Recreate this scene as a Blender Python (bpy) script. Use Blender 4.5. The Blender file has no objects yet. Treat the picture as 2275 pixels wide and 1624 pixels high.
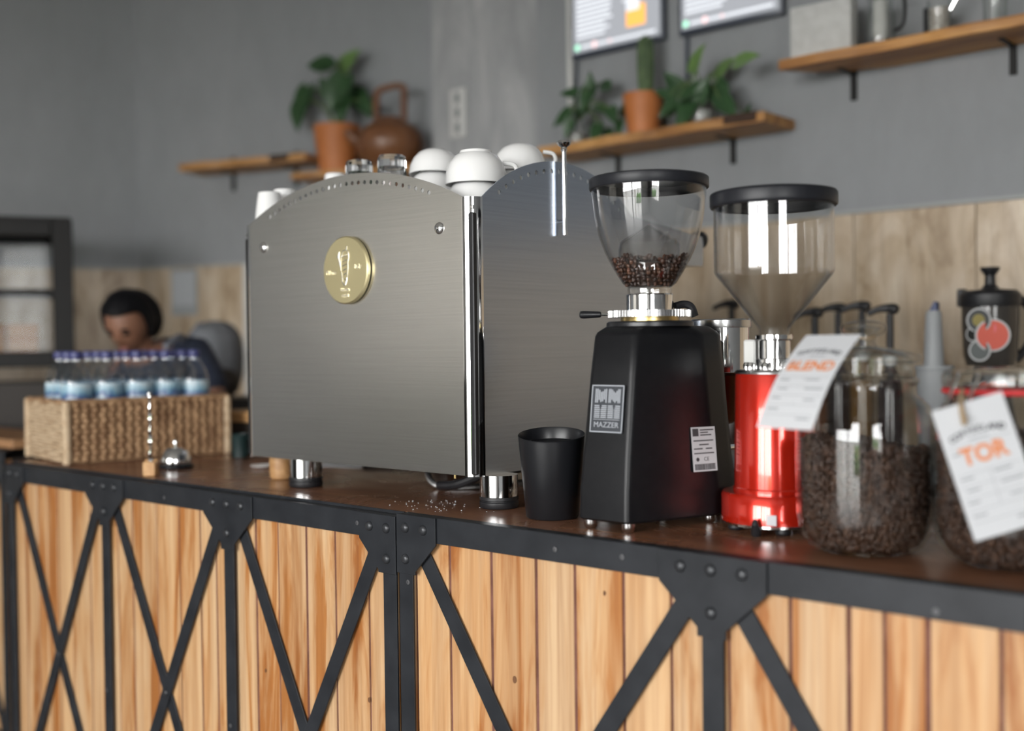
import bpy, bmesh, math, random
from mathutils import Vector, Matrix, Euler, noise
random.seed(7)
sc = bpy.context.scene
col = sc.collection
PI = math.pi

# ------------------------------------------------------------------ camera
FPX, PW, PH = 2500.0, 2275, 1624
ZT = 1.05                                    # worktop height
CAM = Vector((0, 0, ZT + .335))
yaw, roll, pitch = math.radians(48.6), .012, math.atan2(46, 2500)
fw = Vector((-math.cos(yaw)*math.cos(pitch), math.sin(yaw)*math.cos(pitch), -math.sin(pitch)))
r0 = Vector((math.sin(yaw), math.cos(yaw), 0))
u0 = r0.cross(fw)
RT = r0*math.cos(roll) - u0*math.sin(roll)
UP = r0*math.sin(roll) + u0*math.cos(roll)
cd = bpy.data.cameras.new('camera')
cam = bpy.data.objects.new('camera', cd); col.objects.link(cam)
cam.matrix_world = Matrix(((RT.x, UP.x, -fw.x, CAM.x), (RT.y, UP.y, -fw.y, CAM.y), (RT.z, UP.z, -fw.z, CAM.z), (0, 0, 0, 1)))
cd.sensor_width = 36; cd.sensor_fit = 'HORIZONTAL'
cd.lens = 36*FPX/PW
cd.clip_start = .05
cd.dof.use_dof = True; cd.dof.focus_distance = 2.25; cd.dof.aperture_fstop = cd.lens/1000/.031
sc.camera = cam

# ------------------------------------------------------------------ world, window light, exposure
w = bpy.data.worlds.new('overcast_sky'); sc.world = w; w.use_nodes = True
bg = w.node_tree.nodes['Background']
bg.inputs[0].default_value = (.99, .988, .98, 1); bg.inputs[1].default_value = 8.8
def portal(name, loc, rot, sx, sy):
    l = bpy.data.lights.new(name, 'AREA'); l.shape = 'RECTANGLE'; l.size = sx; l.size_y = sy
    l.cycles.is_portal = True
    o = bpy.data.objects.new(name, l); col.objects.link(o); o.location = loc; o.rotation_euler = rot
portal('storefront_portal', (-1.1, -4.45, 1.6), (PI/2, 0, 0), 4.6, 3.1)
portal('side_window_portal', (2.95, -2.2, 1.75), (PI/2, 0, PI/2), 2.0, 1.7)
sc.view_settings.view_transform = 'Standard'; sc.view_settings.look = 'None'
sc.view_settings.gamma = 1; sc.view_settings.use_curve_mapping = False
sc.view_settings.exposure = 1.2
sc.cycles.use_denoising = True; sc.cycles.adaptive_threshold = .015
sc.cycles.max_bounces = 8; sc.cycles.diffuse_bounces = 4; sc.cycles.glossy_bounces = 4; sc.cycles.transmission_bounces = 6; sc.cycles.transparent_max_bounces = 20
sc.cycles.caustics_reflective = False; sc.cycles.caustics_refractive = False
sc.cycles.sample_clamp_indirect = 6

# ------------------------------------------------------------------ helpers
def ray(px, py):
    return RT*((px-PW/2)/FPX) - UP*((py-PH/2)/FPX) + fw
def at(px, py, Y=None, X=None, Z=None, d=None):      # a measured point on a real plane of the place
    r = ray(px, py)
    if Y is not None: return CAM + r*((Y-CAM.y)/r.y)
    if X is not None: return CAM + r*((X-CAM.x)/r.x)
    if Z is not None: return CAM + r*((Z-CAM.z)/r.z)
    return CAM + r*d
def rounded(pts, r, k=6):
    out = []; n = len(pts)
    for i in range(n):
        p, a, b = Vector(pts[i]), Vector(pts[i-1]), Vector(pts[(i+1) % n])
        rr = r[i] if isinstance(r, (list, tuple)) else r
        u, v = (a-p).normalized(), (b-p).normalized()
        ang = u.angle(v)
        t = min(rr/math.tan(ang/2), (a-p).length*.48, (b-p).length*.48)
        p0, p2 = p+u*t, p+v*t
        for j in range(k+1):
            s = j/k; out.append(tuple(p0*(1-s)**2 + p*2*s*(1-s) + p2*s*s))
    return out
class G:
    def __init__(s): s.v = []; s.f = []; s.m = []; s.cur = 0
    def add(s, v, f, M=None):
        o = len(s.v)
        s.v += [tuple(M @ Vector(p)) for p in v] if M else [tuple(p) for p in v]
        s.f += [tuple(i+o for i in q) for q in f]; s.m += [s.cur]*len(f); return s
    def box(s, x0, x1, y0, y1, z0, z1, b=0, M=None, seg=1):
        if not b:
            return s.add([(x, y, z) for z in (z0, z1) for y in (y0, y1) for x in (x0, x1)],
                         [(0,2,3,1),(4,5,7,6),(0,1,5,4),(2,6,7,3),(0,4,6,2),(1,3,7,5)], M)
        bm = bmesh.new(); bmesh.ops.create_cube(bm, size=1)
        for v in bm.verts: v.co = Vector(((x0+x1)/2+v.co.x*(x1-x0), (y0+y1)/2+v.co.y*(y1-y0), (z0+z1)/2+v.co.z*(z1-z0)))
        bmesh.ops.bevel(bm, geom=bm.edges[:], offset=b, segments=seg, affect='EDGES', profile=.5)
        return s.bm(bm, M)
    def bm(s, bm, M=None):
        bm.verts.index_update()
        s.add([v.co for v in bm.verts], [tuple(v.index for v in f.verts) for f in bm.faces], M); bm.free(); return s
    def lathe(s, prof, n=32, M=None, close=False):
        v = []; f = []; rings = []
        for r, z in prof:
            if r < 1e-6: rings.append([len(v)]); v.append((0, 0, z))
            else:
                rings.append(list(range(len(v), len(v)+n)))
                v += [(r*math.cos(2*PI*i/n), r*math.sin(2*PI*i/n), z) for i in range(n)]
        pr = list(zip(rings, rings[1:])) + ([(rings[-1], rings[0])] if close else [])
        for a, b in pr:
            if len(a) == 1 and len(b) == 1: continue
            for i in range(n):
                j = (i+1) % n
                if len(a) == 1: f.append((a[0], b[j], b[i]))
                elif len(b) == 1: f.append((a[i], a[j], b[0]))
                else: f.append((a[i], a[j], b[j], b[i]))
        return s.add(v, f, M)
    def cyl(s, r, z0, z1, n=24, M=None, b=0):
        if b: p = [(0, z0), (r-b, z0), (r, z0+b), (r, z1-b), (r-b, z1), (0, z1)]
        else: p = [(0, z0), (r, z0), (r, z1), (0, z1)]
        return s.lathe(p, n, M)
    def tube(s, pts, r, n=8, M=None):
        pts = [Vector(p) for p in pts]; v = []; f = []
        up = Vector((0, 0, 1))
        for i, p in enumerate(pts):
            t = (pts[min(i+1, len(pts)-1)] - pts[max(i-1, 0)]).normalized()
            if i == 0: a = t.orthogonal().normalized()
            else: a = (a - t*a.dot(t)).normalized()
            b = t.cross(a); rr = r[i] if isinstance(r, (list, tuple)) else r
            v += [p + (a*math.cos(2*PI*k/n) + b*math.sin(2*PI*k/n))*rr for k in range(n)]
        for i in range(len(pts)-1):
            for k in range(n):
                j = (k+1) % n; f.append((i*n+k, i*n+j, (i+1)*n+j, (i+1)*n+k))
        f.append(tuple(range(n-1, -1, -1))); f.append(tuple((len(pts)-1)*n+k for k in range(n)))
        return s.add(v, f, M)
    def loft(s, secs, M=None, cap=True):
        n = len(secs[0]); v = [p for q in secs for p in q]; f = []
        for i in range(len(secs)-1):
            for k in range(n):
                j = (k+1) % n; f.append((i*n+k, i*n+j, (i+1)*n+j, (i+1)*n+k))
        if cap: f.append(tuple(range(n-1, -1, -1))); f.append(tuple((len(secs)-1)*n+k for k in range(n)))
        return s.add(v, f, M)
    def prism(s, poly, t0, t1, plane='xz', M=None):
        g = {'xz': lambda p, t: (p[0], t, p[1]), 'xy': lambda p, t: (p[0], p[1], t), 'yz': lambda p, t: (t, p[0], p[1])}[plane]
        return s.loft([[g(p, t0) for p in poly], [g(p, t1) for p in poly]], M)
    def ball(s, c, r, n=16, m=10, M=None):
        if not isinstance(r, (list, tuple)): r = (r, r, r)
        T = Matrix.Translation(c) @ Matrix.Diagonal((r[0], r[1], r[2], 1))
        p = [(math.sin(PI*i/m), -math.cos(PI*i/m)) for i in range(m+1)]; p[0] = (0, -1); p[-1] = (0, 1)
        return s.lathe(p, n, (M @ T) if M else T)
    def text(s, t, size, thick, M=None, align='CENTER', sx=1, bold=0):
        cu = bpy.data.curves.new('lettering', 'FONT'); cu.body = t; cu.size = size; cu.extrude = thick
        cu.align_x = align; cu.align_y = 'CENTER'; cu.resolution_u = 3; cu.offset = size*bold
        o = bpy.data.objects.new('lettering', cu); col.objects.link(o)
        bpy.context.view_layer.update()
        me = bpy.data.meshes.new_from_object(o.evaluated_get(bpy.context.evaluated_depsgraph_get()))
        S = Matrix.Diagonal((sx, 1, 1, 1))
        s.add([v.co for v in me.vertices], [tuple(p.vertices) for p in me.polygons], (M @ S) if M else S)
        bpy.data.objects.remove(o); bpy.data.curves.remove(cu); bpy.data.meshes.remove(me); return s
    def map(s, fn): s.v = [tuple(fn(Vector(p))) for p in s.v]; return s
    def mesh(s, name, mats, smooth=35):
        me = bpy.data.meshes.new(name); me.from_pydata(s.v, [], s.f)
        bm = bmesh.new(); bm.from_mesh(me); bmesh.ops.recalc_face_normals(bm, faces=bm.faces[:]); bm.to_mesh(me); bm.free()
        for m in (mats if isinstance(mats, (list, tuple)) else [mats]): me.materials.append(m)
        if isinstance(mats, (list, tuple)) and len(me.polygons) == len(s.m): me.polygons.foreach_set('material_index', s.m)
        if smooth:
            me.polygons.foreach_set('use_smooth', [True]*len(me.polygons))
            me.set_sharp_from_angle(angle=math.radians(smooth))
        me.update(); return me
    def obj(s, name, mats, parent=None, loc=(0, 0, 0), rot=(0, 0, 0), smooth=35, kind=None):
        o = bpy.data.objects.new(name, s.mesh(name, mats, smooth)); col.objects.link(o)
        o.parent = parent; o.location = loc; o.rotation_euler = rot
        if kind: o['kind'] = kind
        return o
def inst(o, parent=None, loc=None, rot=None, scale=None, name=None):
    c = o.copy(); col.objects.link(c); c.parent = parent
    if loc is not None: c.location = loc
    if rot is not None: c.rotation_euler = rot
    if scale is not None: c.scale = scale
    return c
def tree_copy(o, parent=None):
    c = o.copy(); col.objects.link(c); c.parent = parent
    for ch in list(o.children): tree_copy(ch, c)
    return c
def thing(name, label, cat, loc=(0, 0, 0), rz=0, group=None, rot=None):
    o = bpy.data.objects.new(name, None); col.objects.link(o); o.empty_display_size = .05
    o.location = loc; o.rotation_euler = rot if rot else (0, 0, rz); return tag(o, label, cat, group)
def tag(o, label, cat, group=None):
    o['label'] = label; o['category'] = cat
    if group: o['group'] = group
    return o
def struct(o): o['kind'] = 'structure'; return o
def T(x, y, z): return Matrix.Translation((x, y, z))
def RX(a): return Matrix.Rotation(a, 4, 'X')
def RY(a): return Matrix.Rotation(a, 4, 'Y')
def RZ(a): return Matrix.Rotation(a, 4, 'Z')
def S(x, y, z): return Matrix.Diagonal((x, y, z, 1))

# ------------------------------------------------------------------ materials
def nt(name):
    m = bpy.data.materials.new(name); m.use_nodes = True
    return m, m.node_tree, m.node_tree.nodes['Principled BSDF']
def P(name, c, rough=.5, metal=0, **k):
    m, t, b = nt(name)
    b.inputs['Base Color'].default_value = (*c, 1); b.inputs['Roughness'].default_value = rough; b.inputs['Metallic'].default_value = metal
    for a, v in k.items(): b.inputs[a.replace('_', ' ')].default_value = v
    return m
def node(t, ty, **k):
    n = t.nodes.new(ty)
    for a, v in k.items():
        if a in n.inputs.keys(): n.inputs[a].default_value = v
        else: setattr(n, a, v)
    return n
def ramp(t, src, stops):
    r = t.nodes.new('ShaderNodeValToRGB'); e = r.color_ramp.elements
    while len(e) < len(stops): e.new(.5)
    for q, (p, c) in zip(e, stops): q.position = p; q.color = (*c, 1)
    t.links.new(src, r.inputs[0]); return r
def coords(t, scale, rnd=True, src='Object'):
    tc = node(t, 'ShaderNodeTexCoord'); mp = node(t, 'ShaderNodeMapping'); mp.inputs['Scale'].default_value = scale
    t.links.new(tc.outputs[src], mp.inputs[0])
    if rnd:
        oi = node(t, 'ShaderNodeObjectInfo'); mu = node(t, 'ShaderNodeMath', operation='MULTIPLY'); mu.inputs[1].default_value = 37.0
        t.links.new(oi.outputs['Random'], mu.inputs[0]); t.links.new(mu.outputs[0], mp.inputs['Location'])
    return mp
def nz(t, mp, scale=1, detail=4, rough=.55, dist=0):
    n = node(t, 'ShaderNodeTexNoise'); n.inputs['Scale'].default_value = scale; n.inputs['Detail'].default_value = detail
    n.inputs['Roughness'].default_value = rough; n.inputs['Distortion'].default_value = dist
    t.links.new(mp.outputs[0], n.inputs['Vector']); return n
def mix(t, fac, a, b, mode='MIX'):
    m = node(t, 'ShaderNodeMix', data_type='RGBA', blend_type=mode)
    for i, v in ((0, fac), (6, a), (7, b)):
        if hasattr(v, 'is_linked') or hasattr(v, 'links'): t.links.new(v, m.inputs[i])
        else: m.inputs[i].default_value = (*v, 1) if isinstance(v, tuple) else v
    return m.outputs[2]
def bump(t, b, h, strength, dist=.002):
    n = node(t, 'ShaderNodeBump'); n.inputs['Strength'].default_value = strength; n.inputs['Distance'].default_value = dist
    t.links.new(h, n.inputs['Height']); t.links.new(n.outputs[0], b.inputs['Normal'])
def mottled(name, c1, c2, scale=4, rough=.6, metal=0, bmp=0, rnd=False, sc3=(1, 1, 1), lo=.35, hi=.65, spec=None):
    m, t, b = nt(name); mp = coords(t, sc3, rnd); n = nz(t, mp, scale, 5)
    r = ramp(t, n.outputs[0], [(lo, c1), (hi, c2)]); t.links.new(r.outputs[0], b.inputs['Base Color'])
    b.inputs['Roughness'].default_value = rough; b.inputs['Metallic'].default_value = metal
    if spec is not None: b.inputs['Specular IOR Level'].default_value = spec
    if bmp: bump(t, b, n.outputs[0], bmp)
    return m
def wood(name, pale, mid, dark, axis=2, rough=.45, streak=.5, fine=60, rnd=True, coat=0):
    m, t, b = nt(name)
    s1 = [9, 9, 9]; s1[axis] = .9
    s2 = [fine, fine, fine]; s2[axis] = 1.6
    n1 = nz(t, coords(t, s1, rnd), 1.4, 5, .62, 1.1); n2 = nz(t, coords(t, s2, rnd), 1, 4, .6, .3)
    r1 = ramp(t, n1.outputs[0], [(.4, pale), (.51, mid), (.61, dark)])
    g = ramp(t, n2.outputs[0], [(.3, (.66, .56, .48)), (.62, (1, 1, 1))])
    c = mix(t, streak, r1.outputs[0], g.outputs[0], 'MULTIPLY')
    if rnd:
        oi = node(t, 'ShaderNodeObjectInfo'); rr = ramp(t, oi.outputs['Random'], [(0, (1.0, .93, .84)), (.35, (1, 1, 1)), (.7, (.9, .83, .76)), (1, (1, .9, .78))])
        c = mix(t, 1.0, c, rr.outputs[0], 'MULTIPLY')
    t.links.new(c, b.inputs['Base Color']); b.inputs['Roughness'].default_value = rough
    b.inputs['Coat Weight'].default_value = coat; b.inputs['Coat Roughness'].default_value = .15
    bump(t, b, n2.outputs[0], .12, .001)
    return m
def clear(name, tint=(.96, .97, .97), edge=(.55, .57, .58), refl=1.0, rough=.02, ior=1.5, power=2.5):
    m = bpy.data.materials.new(name); m.use_nodes = True; t = m.node_tree
    for n in list(t.nodes): t.nodes.remove(n)
    out = node(t, 'ShaderNodeOutputMaterial'); tr = node(t, 'ShaderNodeBsdfTransparent'); gl = node(t, 'ShaderNodeBsdfGlossy')
    gl.inputs['Roughness'].default_value = rough
    lw = node(t, 'ShaderNodeLayerWeight'); pw = node(t, 'ShaderNodeMath', operation='POWER'); pw.inputs[1].default_value = power
    t.links.new(lw.outputs['Facing'], pw.inputs[0])
    t.links.new(mix(t, pw.outputs[0], tint, edge), tr.inputs[0])
    p5 = node(t, 'ShaderNodeMath', operation='POWER'); p5.inputs[1].default_value = 5; t.links.new(lw.outputs['Facing'], p5.inputs[0])
    f0 = ((ior-1)/(ior+1))**2
    mu = node(t, 'ShaderNodeMath', operation='MULTIPLY_ADD'); mu.inputs[1].default_value = .85*refl; mu.inputs[2].default_value = f0*refl; mu.use_clamp = True
    t.links.new(p5.outputs[0], mu.inputs[0])
    ms = node(t, 'ShaderNodeMixShader'); t.links.new(mu.outputs[0], ms.inputs[0]); t.links.new(tr.outputs[0], ms.inputs[1]); t.links.new(gl.outputs[0], ms.inputs[2])
    t.links.new(ms.outputs[0], out.inputs[0]); return m
def brushed(name, c, rough, sc3, aniso=.6, var=.06):
    m, t, b = nt(name); n = nz(t, coords(t, sc3, False), 1, 3, .6)
    r = ramp(t, n.outputs[0], [(.3, tuple(x*(1-var) for x in c)), (.7, tuple(min(1, x*(1+var)) for x in c))])
    t.links.new(r.outputs[0], b.inputs['Base Color']); b.inputs['Metallic'].default_value = 1; b.inputs['Roughness'].default_value = rough
    bump(t, b, n.outputs[0], .03, .0004); return m

def wall_paint():
    m, t, b = nt('grey_wall_paint'); mp = coords(t, (1, 1, .45), False)
    n = nz(t, mp, 1.1, 4, .6, .4); n2 = nz(t, mp, 9, 5, .65)
    r = ramp(t, n.outputs[0], [(.3, (.262, .272, .282)), (.7, (.290, .299, .308))])
    r2 = ramp(t, n2.outputs[0], [(.35, (.94, .94, .94)), (.7, (1.04, 1.04, 1.04))])
    t.links.new(mix(t, 1.0, r.outputs[0], r2.outputs[0], 'MULTIPLY'), b.inputs['Base Color']); b.inputs['Roughness'].default_value = .75
    return m
def plaster_patch():          # bare plaster smears of the back wall's left strip
    m, t, b = nt('smeared_plaster'); mp = coords(t, (3.2, 1, .9), False)
    n = nz(t, mp, 1.5, 6, .65, 1.2)
    r = ramp(t, n.outputs[0], [(.32, (.285, .29, .295)), (.5, (.36, .365, .37)), (.72, (.5, .5, .5))])
    t.links.new(r.outputs[0], b.inputs['Base Color']); b.inputs['Roughness'].default_value = .8; return m
def tile_mat():
    m, t, b = nt('wood_look_tile')
    n1 = nz(t, coords(t, (6, 6, 1.7)), 1, 6, .66, 1.8); n2 = nz(t, coords(t, (34, 34, 2.6)), 1, 5, .65, .5)
    r = ramp(t, n1.outputs[0], [(.3, (.29, .20, .128)), (.42, (.48, .37, .25)), (.56, (.60, .49, .365)), (.72, (.70, .61, .485))])
    g = ramp(t, n2.outputs[0], [(.3, (.6, .55, .5)), (.6, (1, 1, 1))])
    t.links.new(mix(t, .7, r.outputs[0], g.outputs[0], 'MULTIPLY'), b.inputs['Base Color']); b.inputs['Roughness'].default_value = .38; return m
def worktop_mat():
    m, t, b = nt('dark_oiled_worktop')
    n1 = nz(t, coords(t, (1.2, 14, 14), False), 1, 4, .6, .6); n2 = nz(t, coords(t, (5, 130, 60), False), 1, 4, .6, .2)
    n3 = nz(t, coords(t, (3, 3, 3), False), 1, 5, .6, .6)
    r = ramp(t, n1.outputs[0], [(.3, (.165, .073, .04)), (.55, (.275, .126, .068)), (.78, (.38, .19, .10))])
    g = ramp(t, n2.outputs[0], [(.3, (.5, .45, .42)), (.62, (1, 1, 1))])
    t.links.new(mix(t, .75, r.outputs[0], g.outputs[0], 'MULTIPLY'), b.inputs['Base Color'])
    rr = ramp(t, n3.outputs[0], [(.35, (.2,)*3), (.65, (.36,)*3)]); t.links.new(rr.outputs[0], b.inputs['Roughness']); return m
def bottle_label():
    m, t, b = nt('blue_bottle_label')
    tc = node(t, 'ShaderNodeTexCoord'); sp = node(t, 'ShaderNodeSeparateXYZ'); t.links.new(tc.outputs['Object'], sp.inputs[0])
    n = nz(t, coords(t, (26, 26, 16)), 1, 2); ad = node(t, 'ShaderNodeMath', operation='MULTIPLY_ADD'); ad.inputs[1].default_value = .05
    t.links.new(n.outputs[0], ad.inputs[0]); t.links.new(sp.outputs[2], ad.inputs[2])
    mr = node(t, 'ShaderNodeMapRange'); mr.inputs[1].default_value = .165; mr.inputs[2].default_value = .25; t.links.new(ad.outputs[0], mr.inputs[0])
    r = ramp(t, mr.outputs[0], [(.0, (.02, .04, .12)), (.3, (.03, .06, .17)), (.42, (.45, .55, .62)), (.56, (.04, .07, .2)), (.68, (.12, .24, .36)), (.85, (.3, .46, .55)), (1, (.5, .6, .65))])
    t.links.new(r.outputs[0], b.inputs['Base Color']); b.inputs['Roughness'].default_value = .3; return m
def bean_mat():
    m, t, b = nt('roasted_coffee_bean'); n = nz(t, coords(t, (70, 70, 70), False), 1, 2)
    r = ramp(t, n.outputs[0], [(.3, (.022, .011, .007)), (.55, (.05, .024, .014)), (.75, (.10, .05, .028))])
    t.links.new(r.outputs[0], b.inputs['Base Color']); b.inputs['Roughness'].default_value = .38; return m
def bean_single():
    m, t, b = nt('roasted_single_bean'); oi = node(t, 'ShaderNodeObjectInfo')
    r = ramp(t, oi.outputs['Random'], [(.0, (.03, .016, .012)), (.6, (.06, .03, .02)), (.85, (.10, .045, .025)), (1, (.17, .06, .03))])
    t.links.new(r.outputs[0], b.inputs['Base Color']); b.inputs['Roughness'].default_value = .33; return m

M_WALL, M_PLAST, M_TILE = wall_paint(), plaster_patch(), tile_mat()
M_CEIL = P('white_ceiling_paint', (.62, .62, .61), .8)
M_FLOOR = mottled('polished_concrete_floor', (.15, .145, .14), (.22, .215, .21), 2.5, .4)
M_OUT = mottled('outside_paving', (.22, .22, .21), (.3, .3, .29), 1.5, .8)
M_GROUT = P('pale_tile_edge', (.36, .37, .37), .8)
M_STEEL_BLK = mottled('black_painted_steel', (.010, .0115, .0145), (.019, .021, .025), 14, .46, 0, .06, spec=.32)
M_CARC = P('dark_counter_carcass', (.02, .012, .009), .8)
M_SEAM = mottled('dark_red_plank_seam', (.10, .035, .022), (.17, .07, .05), 20, .8)
M_PLANK = wood('honey_pine_plank', (.56, .385, .225), (.52, .32, .16), (.36, .145, .036), 2, .5, .85)
M_KNOT = P('dark_wood_knot', (.13, .055, .02), .7)
M_TOP = worktop_mat()
M_BRUSH = brushed('brushed_steel_plate', (.62, .61, .585), .27, (3, 3, 260))
M_BRUSHS = brushed('brushed_side_plate', (.42, .47, .55), .27, (3, 3, 260))
M_CHROME = P('polished_chrome', (.86, .86, .86), .07, 1)
M_SATIN = brushed('satin_steel', (.62, .62, .62), .22, (200, 200, 3))
M_DARKMETAL = P('dark_inner_metal', (.05, .05, .052), .4, .8)
M_RUB = P('black_rubber', (.012, .012, .014), .45)
M_GOLD = P('satin_gold', (.86, .76, .45), .38, 1)
M_SILV = P('bright_silver_relief', (.9, .89, .85), .25, 1)
M_BLKPOW = mottled('satin_black_powder_coat', (.006, .0062, .0075), (.008, .0083, .0095), 60, .36, 0, 0, spec=.26)
M_BLKPL = P('black_satin_plastic', (.009, .0095, .0115), .33, 0, Specular_IOR_Level=.5)
M_LIDPL = P('dark_grey_lid_plastic', (.014, .015, .019), .4, 0, Specular_IOR_Level=.35)
M_BADGE = P('grey_badge_metal', (.06, .065, .075), .4, .6)
M_BADGEL = P('pale_badge_relief', (.36, .38, .41), .5, .2)
M_CER = P('white_glazed_ceramic', (.86, .86, .855), .14, 0, Coat_Weight=.4)
M_GLASS = P('thick_tumbler_glass', (.97, .98, .98), .02, 0, Transmission_Weight=1.0, IOR=1.45)
M_CLEAR = clear('clear_hopper_plastic', (.985, .985, .985), (.84, .84, .85), 1.6, .02, 1.5, 5)
M_JAR = clear('clear_jar_glass', (.985, .99, .985), (.66, .68, .68), 1.0, .02, 1.5, 3)
M_PET = clear('clear_bottle_plastic', (.95, .965, .98), (.66, .72, .78), 2.4, .08, 1.45, 2)
M_WATER = clear('still_water', (.93, .96, .98), (.7, .76, .82), .6, .02, 1.2)
M_PANE = clear('cabinet_glass', (.85, .86, .87), (.7, .7, .7), .2, .03)
M_RED = P('candy_red_metal', (.62, .022, .008), .2, .55, Coat_Weight=1.0, Coat_Roughness=.05)
M_FUNNEL = P('brown_reflection_funnel', (.30, .15, .08), .22, .8)  # brown tint painted in for what the shiny funnel reflects
M_PAPER = P('white_card', (.53, .54, .56), .8)
M_INK = P('black_ink', (.05, .05, .055), .7)
M_INKG = P('grey_ink', (.27, .28, .30), .7)
M_ORNG = P('orange_ink', (.62, .20, .06), .7)
M_TWINE = mottled('jute_twine', (.25, .17, .1), (.38, .28, .17), 90, .9)
M_BEANS, M_BEAN1 = bean_mat(), bean_single()
M_WEAVE = mottled('woven_rattan', (.20, .105, .05), (.42, .26, .14), 34, .7, 0, .2)
M_WEAVEP = mottled('pale_woven_rattan', (.40, .28, .17), (.56, .43, .29), 34, .75, 0, .2)
M_CAP = P('violet_blue_cap', (.045, .05, .16), .35)
M_LABEL = bottle_label()
M_LWOOD = wood('pale_beech', (.62, .40, .2), (.52, .31, .14), (.40, .22, .09), 0, .5, .4, 40)
M_SHELF = wood('amber_shelf_board', (.62, .35, .13), (.50, .26, .085), (.32, .15, .05), 0, .5, .5, 50)
M_BARK = P('dark_bark', (.045, .022, .012), .8)
M_TERRA = mottled('terracotta', (.46, .145, .035), (.54, .19, .06), 9, .55)
M_KETTLE = mottled('brown_earthenware', (.14, .055, .022), (.20, .085, .036), 6, .35)
M_SOIL = P('potting_soil', (.03, .02, .014), .9)
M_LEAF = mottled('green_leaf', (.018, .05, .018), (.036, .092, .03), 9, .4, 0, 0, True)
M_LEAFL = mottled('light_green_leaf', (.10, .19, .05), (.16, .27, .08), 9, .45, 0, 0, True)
M_STEM = P('green_stem', (.11, .17, .06), .6)
M_CACT = mottled('cactus_skin', (.05, .085, .035), (.09, .14, .055), 30, .6)
M_BRACKET = P('blackened_iron', (.010, .0095, .009), .5, 0, Specular_IOR_Level=.25)
M_WHITEPL = P('white_plastic', (.62, .62, .6), .45)
M_CANVAS = mottled('off_white_canvas', (.50, .50, .48), (.58, .58, .56), 30, .85)
M_FRAME = P('slate_blue_bezel', (.05, .06, .085), .35)
def emit(name, c, s):
    m, t, b = nt(name); b.inputs['Base Color'].default_value = (.02, .02, .02, 1); b.inputs['Roughness'].default_value = .2
    b.inputs['Emission Color'].default_value = (*c, 1); b.inputs['Emission Strength'].default_value = s; return m
M_SCREEN = emit('lit_screen_grey', (.26, .27, .29), .75)
M_SCRW = emit('lit_screen_white', (.82, .85, .9), .55)
M_SCRO = emit('lit_screen_orange', (.85, .38, .08), .8)
M_SCRG = emit('lit_screen_green', (.35, .8, .55), .8)
M_SCRP = emit('lit_screen_pink', (.85, .55, .55), .8)
M_SKIN = P('tan_skin', (.24, .115, .07), .5, 0, Subsurface_Weight=.08)
M_HAIR = P('black_hair', (.004, .004, .005), .6, 0, Specular_IOR_Level=.15)
M_NAVY = mottled('navy_cloth', (.018, .024, .045), (.028, .036, .06), 30, .85)
M_APRON = P('grey_apron_strap', (.17, .18, .21), .85)
M_GREYCL = mottled('grey_cloth', (.13, .135, .145), (.18, .185, .2), 12, .8)
M_DKBRN = P('dark_brown_case', (.03, .024, .02), .6)
M_GREEN = P('dark_green_enamel', (.012, .03, .03), .35)
M_GREYPL = P('cool_grey_plastic', (.34, .355, .365), .45)
M_BLUE = P('navy_blue_plastic', (.03, .045, .12), .4)
M_BRASS = P('brass_fitting', (.6, .45, .2), .3, 1)
M_BRAID = brushed('braided_hose', (.5, .5, .5), .4, (300, 300, 300), 0, .3)
M_BOX = wood('plain_pine_box', (.55, .33, .17), (.48, .27, .13), (.4, .2, .09), 0, .6, .3, 30)
M_LEATHER = P('tan_panel', (.36, .19, .09), .6)
def curtain_mat():
    m = bpy.data.materials.new('added_cream_curtain'); m.use_nodes = True; t = m.node_tree
    for n in list(t.nodes): t.nodes.remove(n)
    out = node(t, 'ShaderNodeOutputMaterial'); df = node(t, 'ShaderNodeBsdfDiffuse'); tl = node(t, 'ShaderNodeBsdfTranslucent'); ms = node(t, 'ShaderNodeMixShader')
    df.inputs[0].default_value = (.5, .47, .42, 1); tl.inputs[0].default_value = (.125, .12, .11, 1)
    t.links.new(df.outputs[0], ms.inputs[1]); t.links.new(tl.outputs[0], ms.inputs[2]); t.links.new(ms.outputs[0], out.inputs[0]); return m
M_CURT = curtain_mat()
M_HEDGE = mottled('hedge_leaves', (.03, .08, .02), (.09, .18, .05), 12, .8)

# ------------------------------------------------------------------ the room
YB = 3.60                                                     # painted back wall
XB = at(962, 300, Y=YB).x                                     # where it steps back
TZ = at(1870, 477, Y=YB).z                                    # top of the tiles
A0, A1 = at(308, 598, Z=TZ), at(550, 587, Z=TZ); A0.z = A1.z = 0
ta = (A1-A0).normalized(); na = Vector((ta.y, -ta.x, 0))      # recessed wall direction and its normal (to the room)
HC = 3.5
floor = struct(G().box(-9, 3.1, -4.6, 5.2, -.08, 0).obj('floor', M_FLOOR, smooth=0))
ceiling = struct(G().box(-9, 3.1, -4.6, 5.2, HC, HC+.1).obj('ceiling', M_CEIL, smooth=0))
wall_back = G().box(XB+.62, 3.0, YB, YB+.18, 0, HC)
wall_back = struct(wall_back.obj('wall_back', M_WALL, smooth=0))
pl = G().box(XB, XB+.62, YB, YB+.18, 0, HC).obj('plaster_strip', M_PLAST, wall_back, smooth=0)
def along(s, off=0, z=0): p = A0 + ta*s + na*off; return Vector((p.x, p.y, z))
aang = math.atan2(ta.y, ta.x)
MA = T(A0.x, A0.y, 0) @ RZ(aang)
wall_recess = struct(G().box(0, 3.2, 0, .15, 0, HC, M=MA).obj('wall_recess', M_WALL, smooth=0))
lang = math.atan2(-.90, -.44)
ML = T(A0.x, A0.y, 0) @ RZ(lang)
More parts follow.
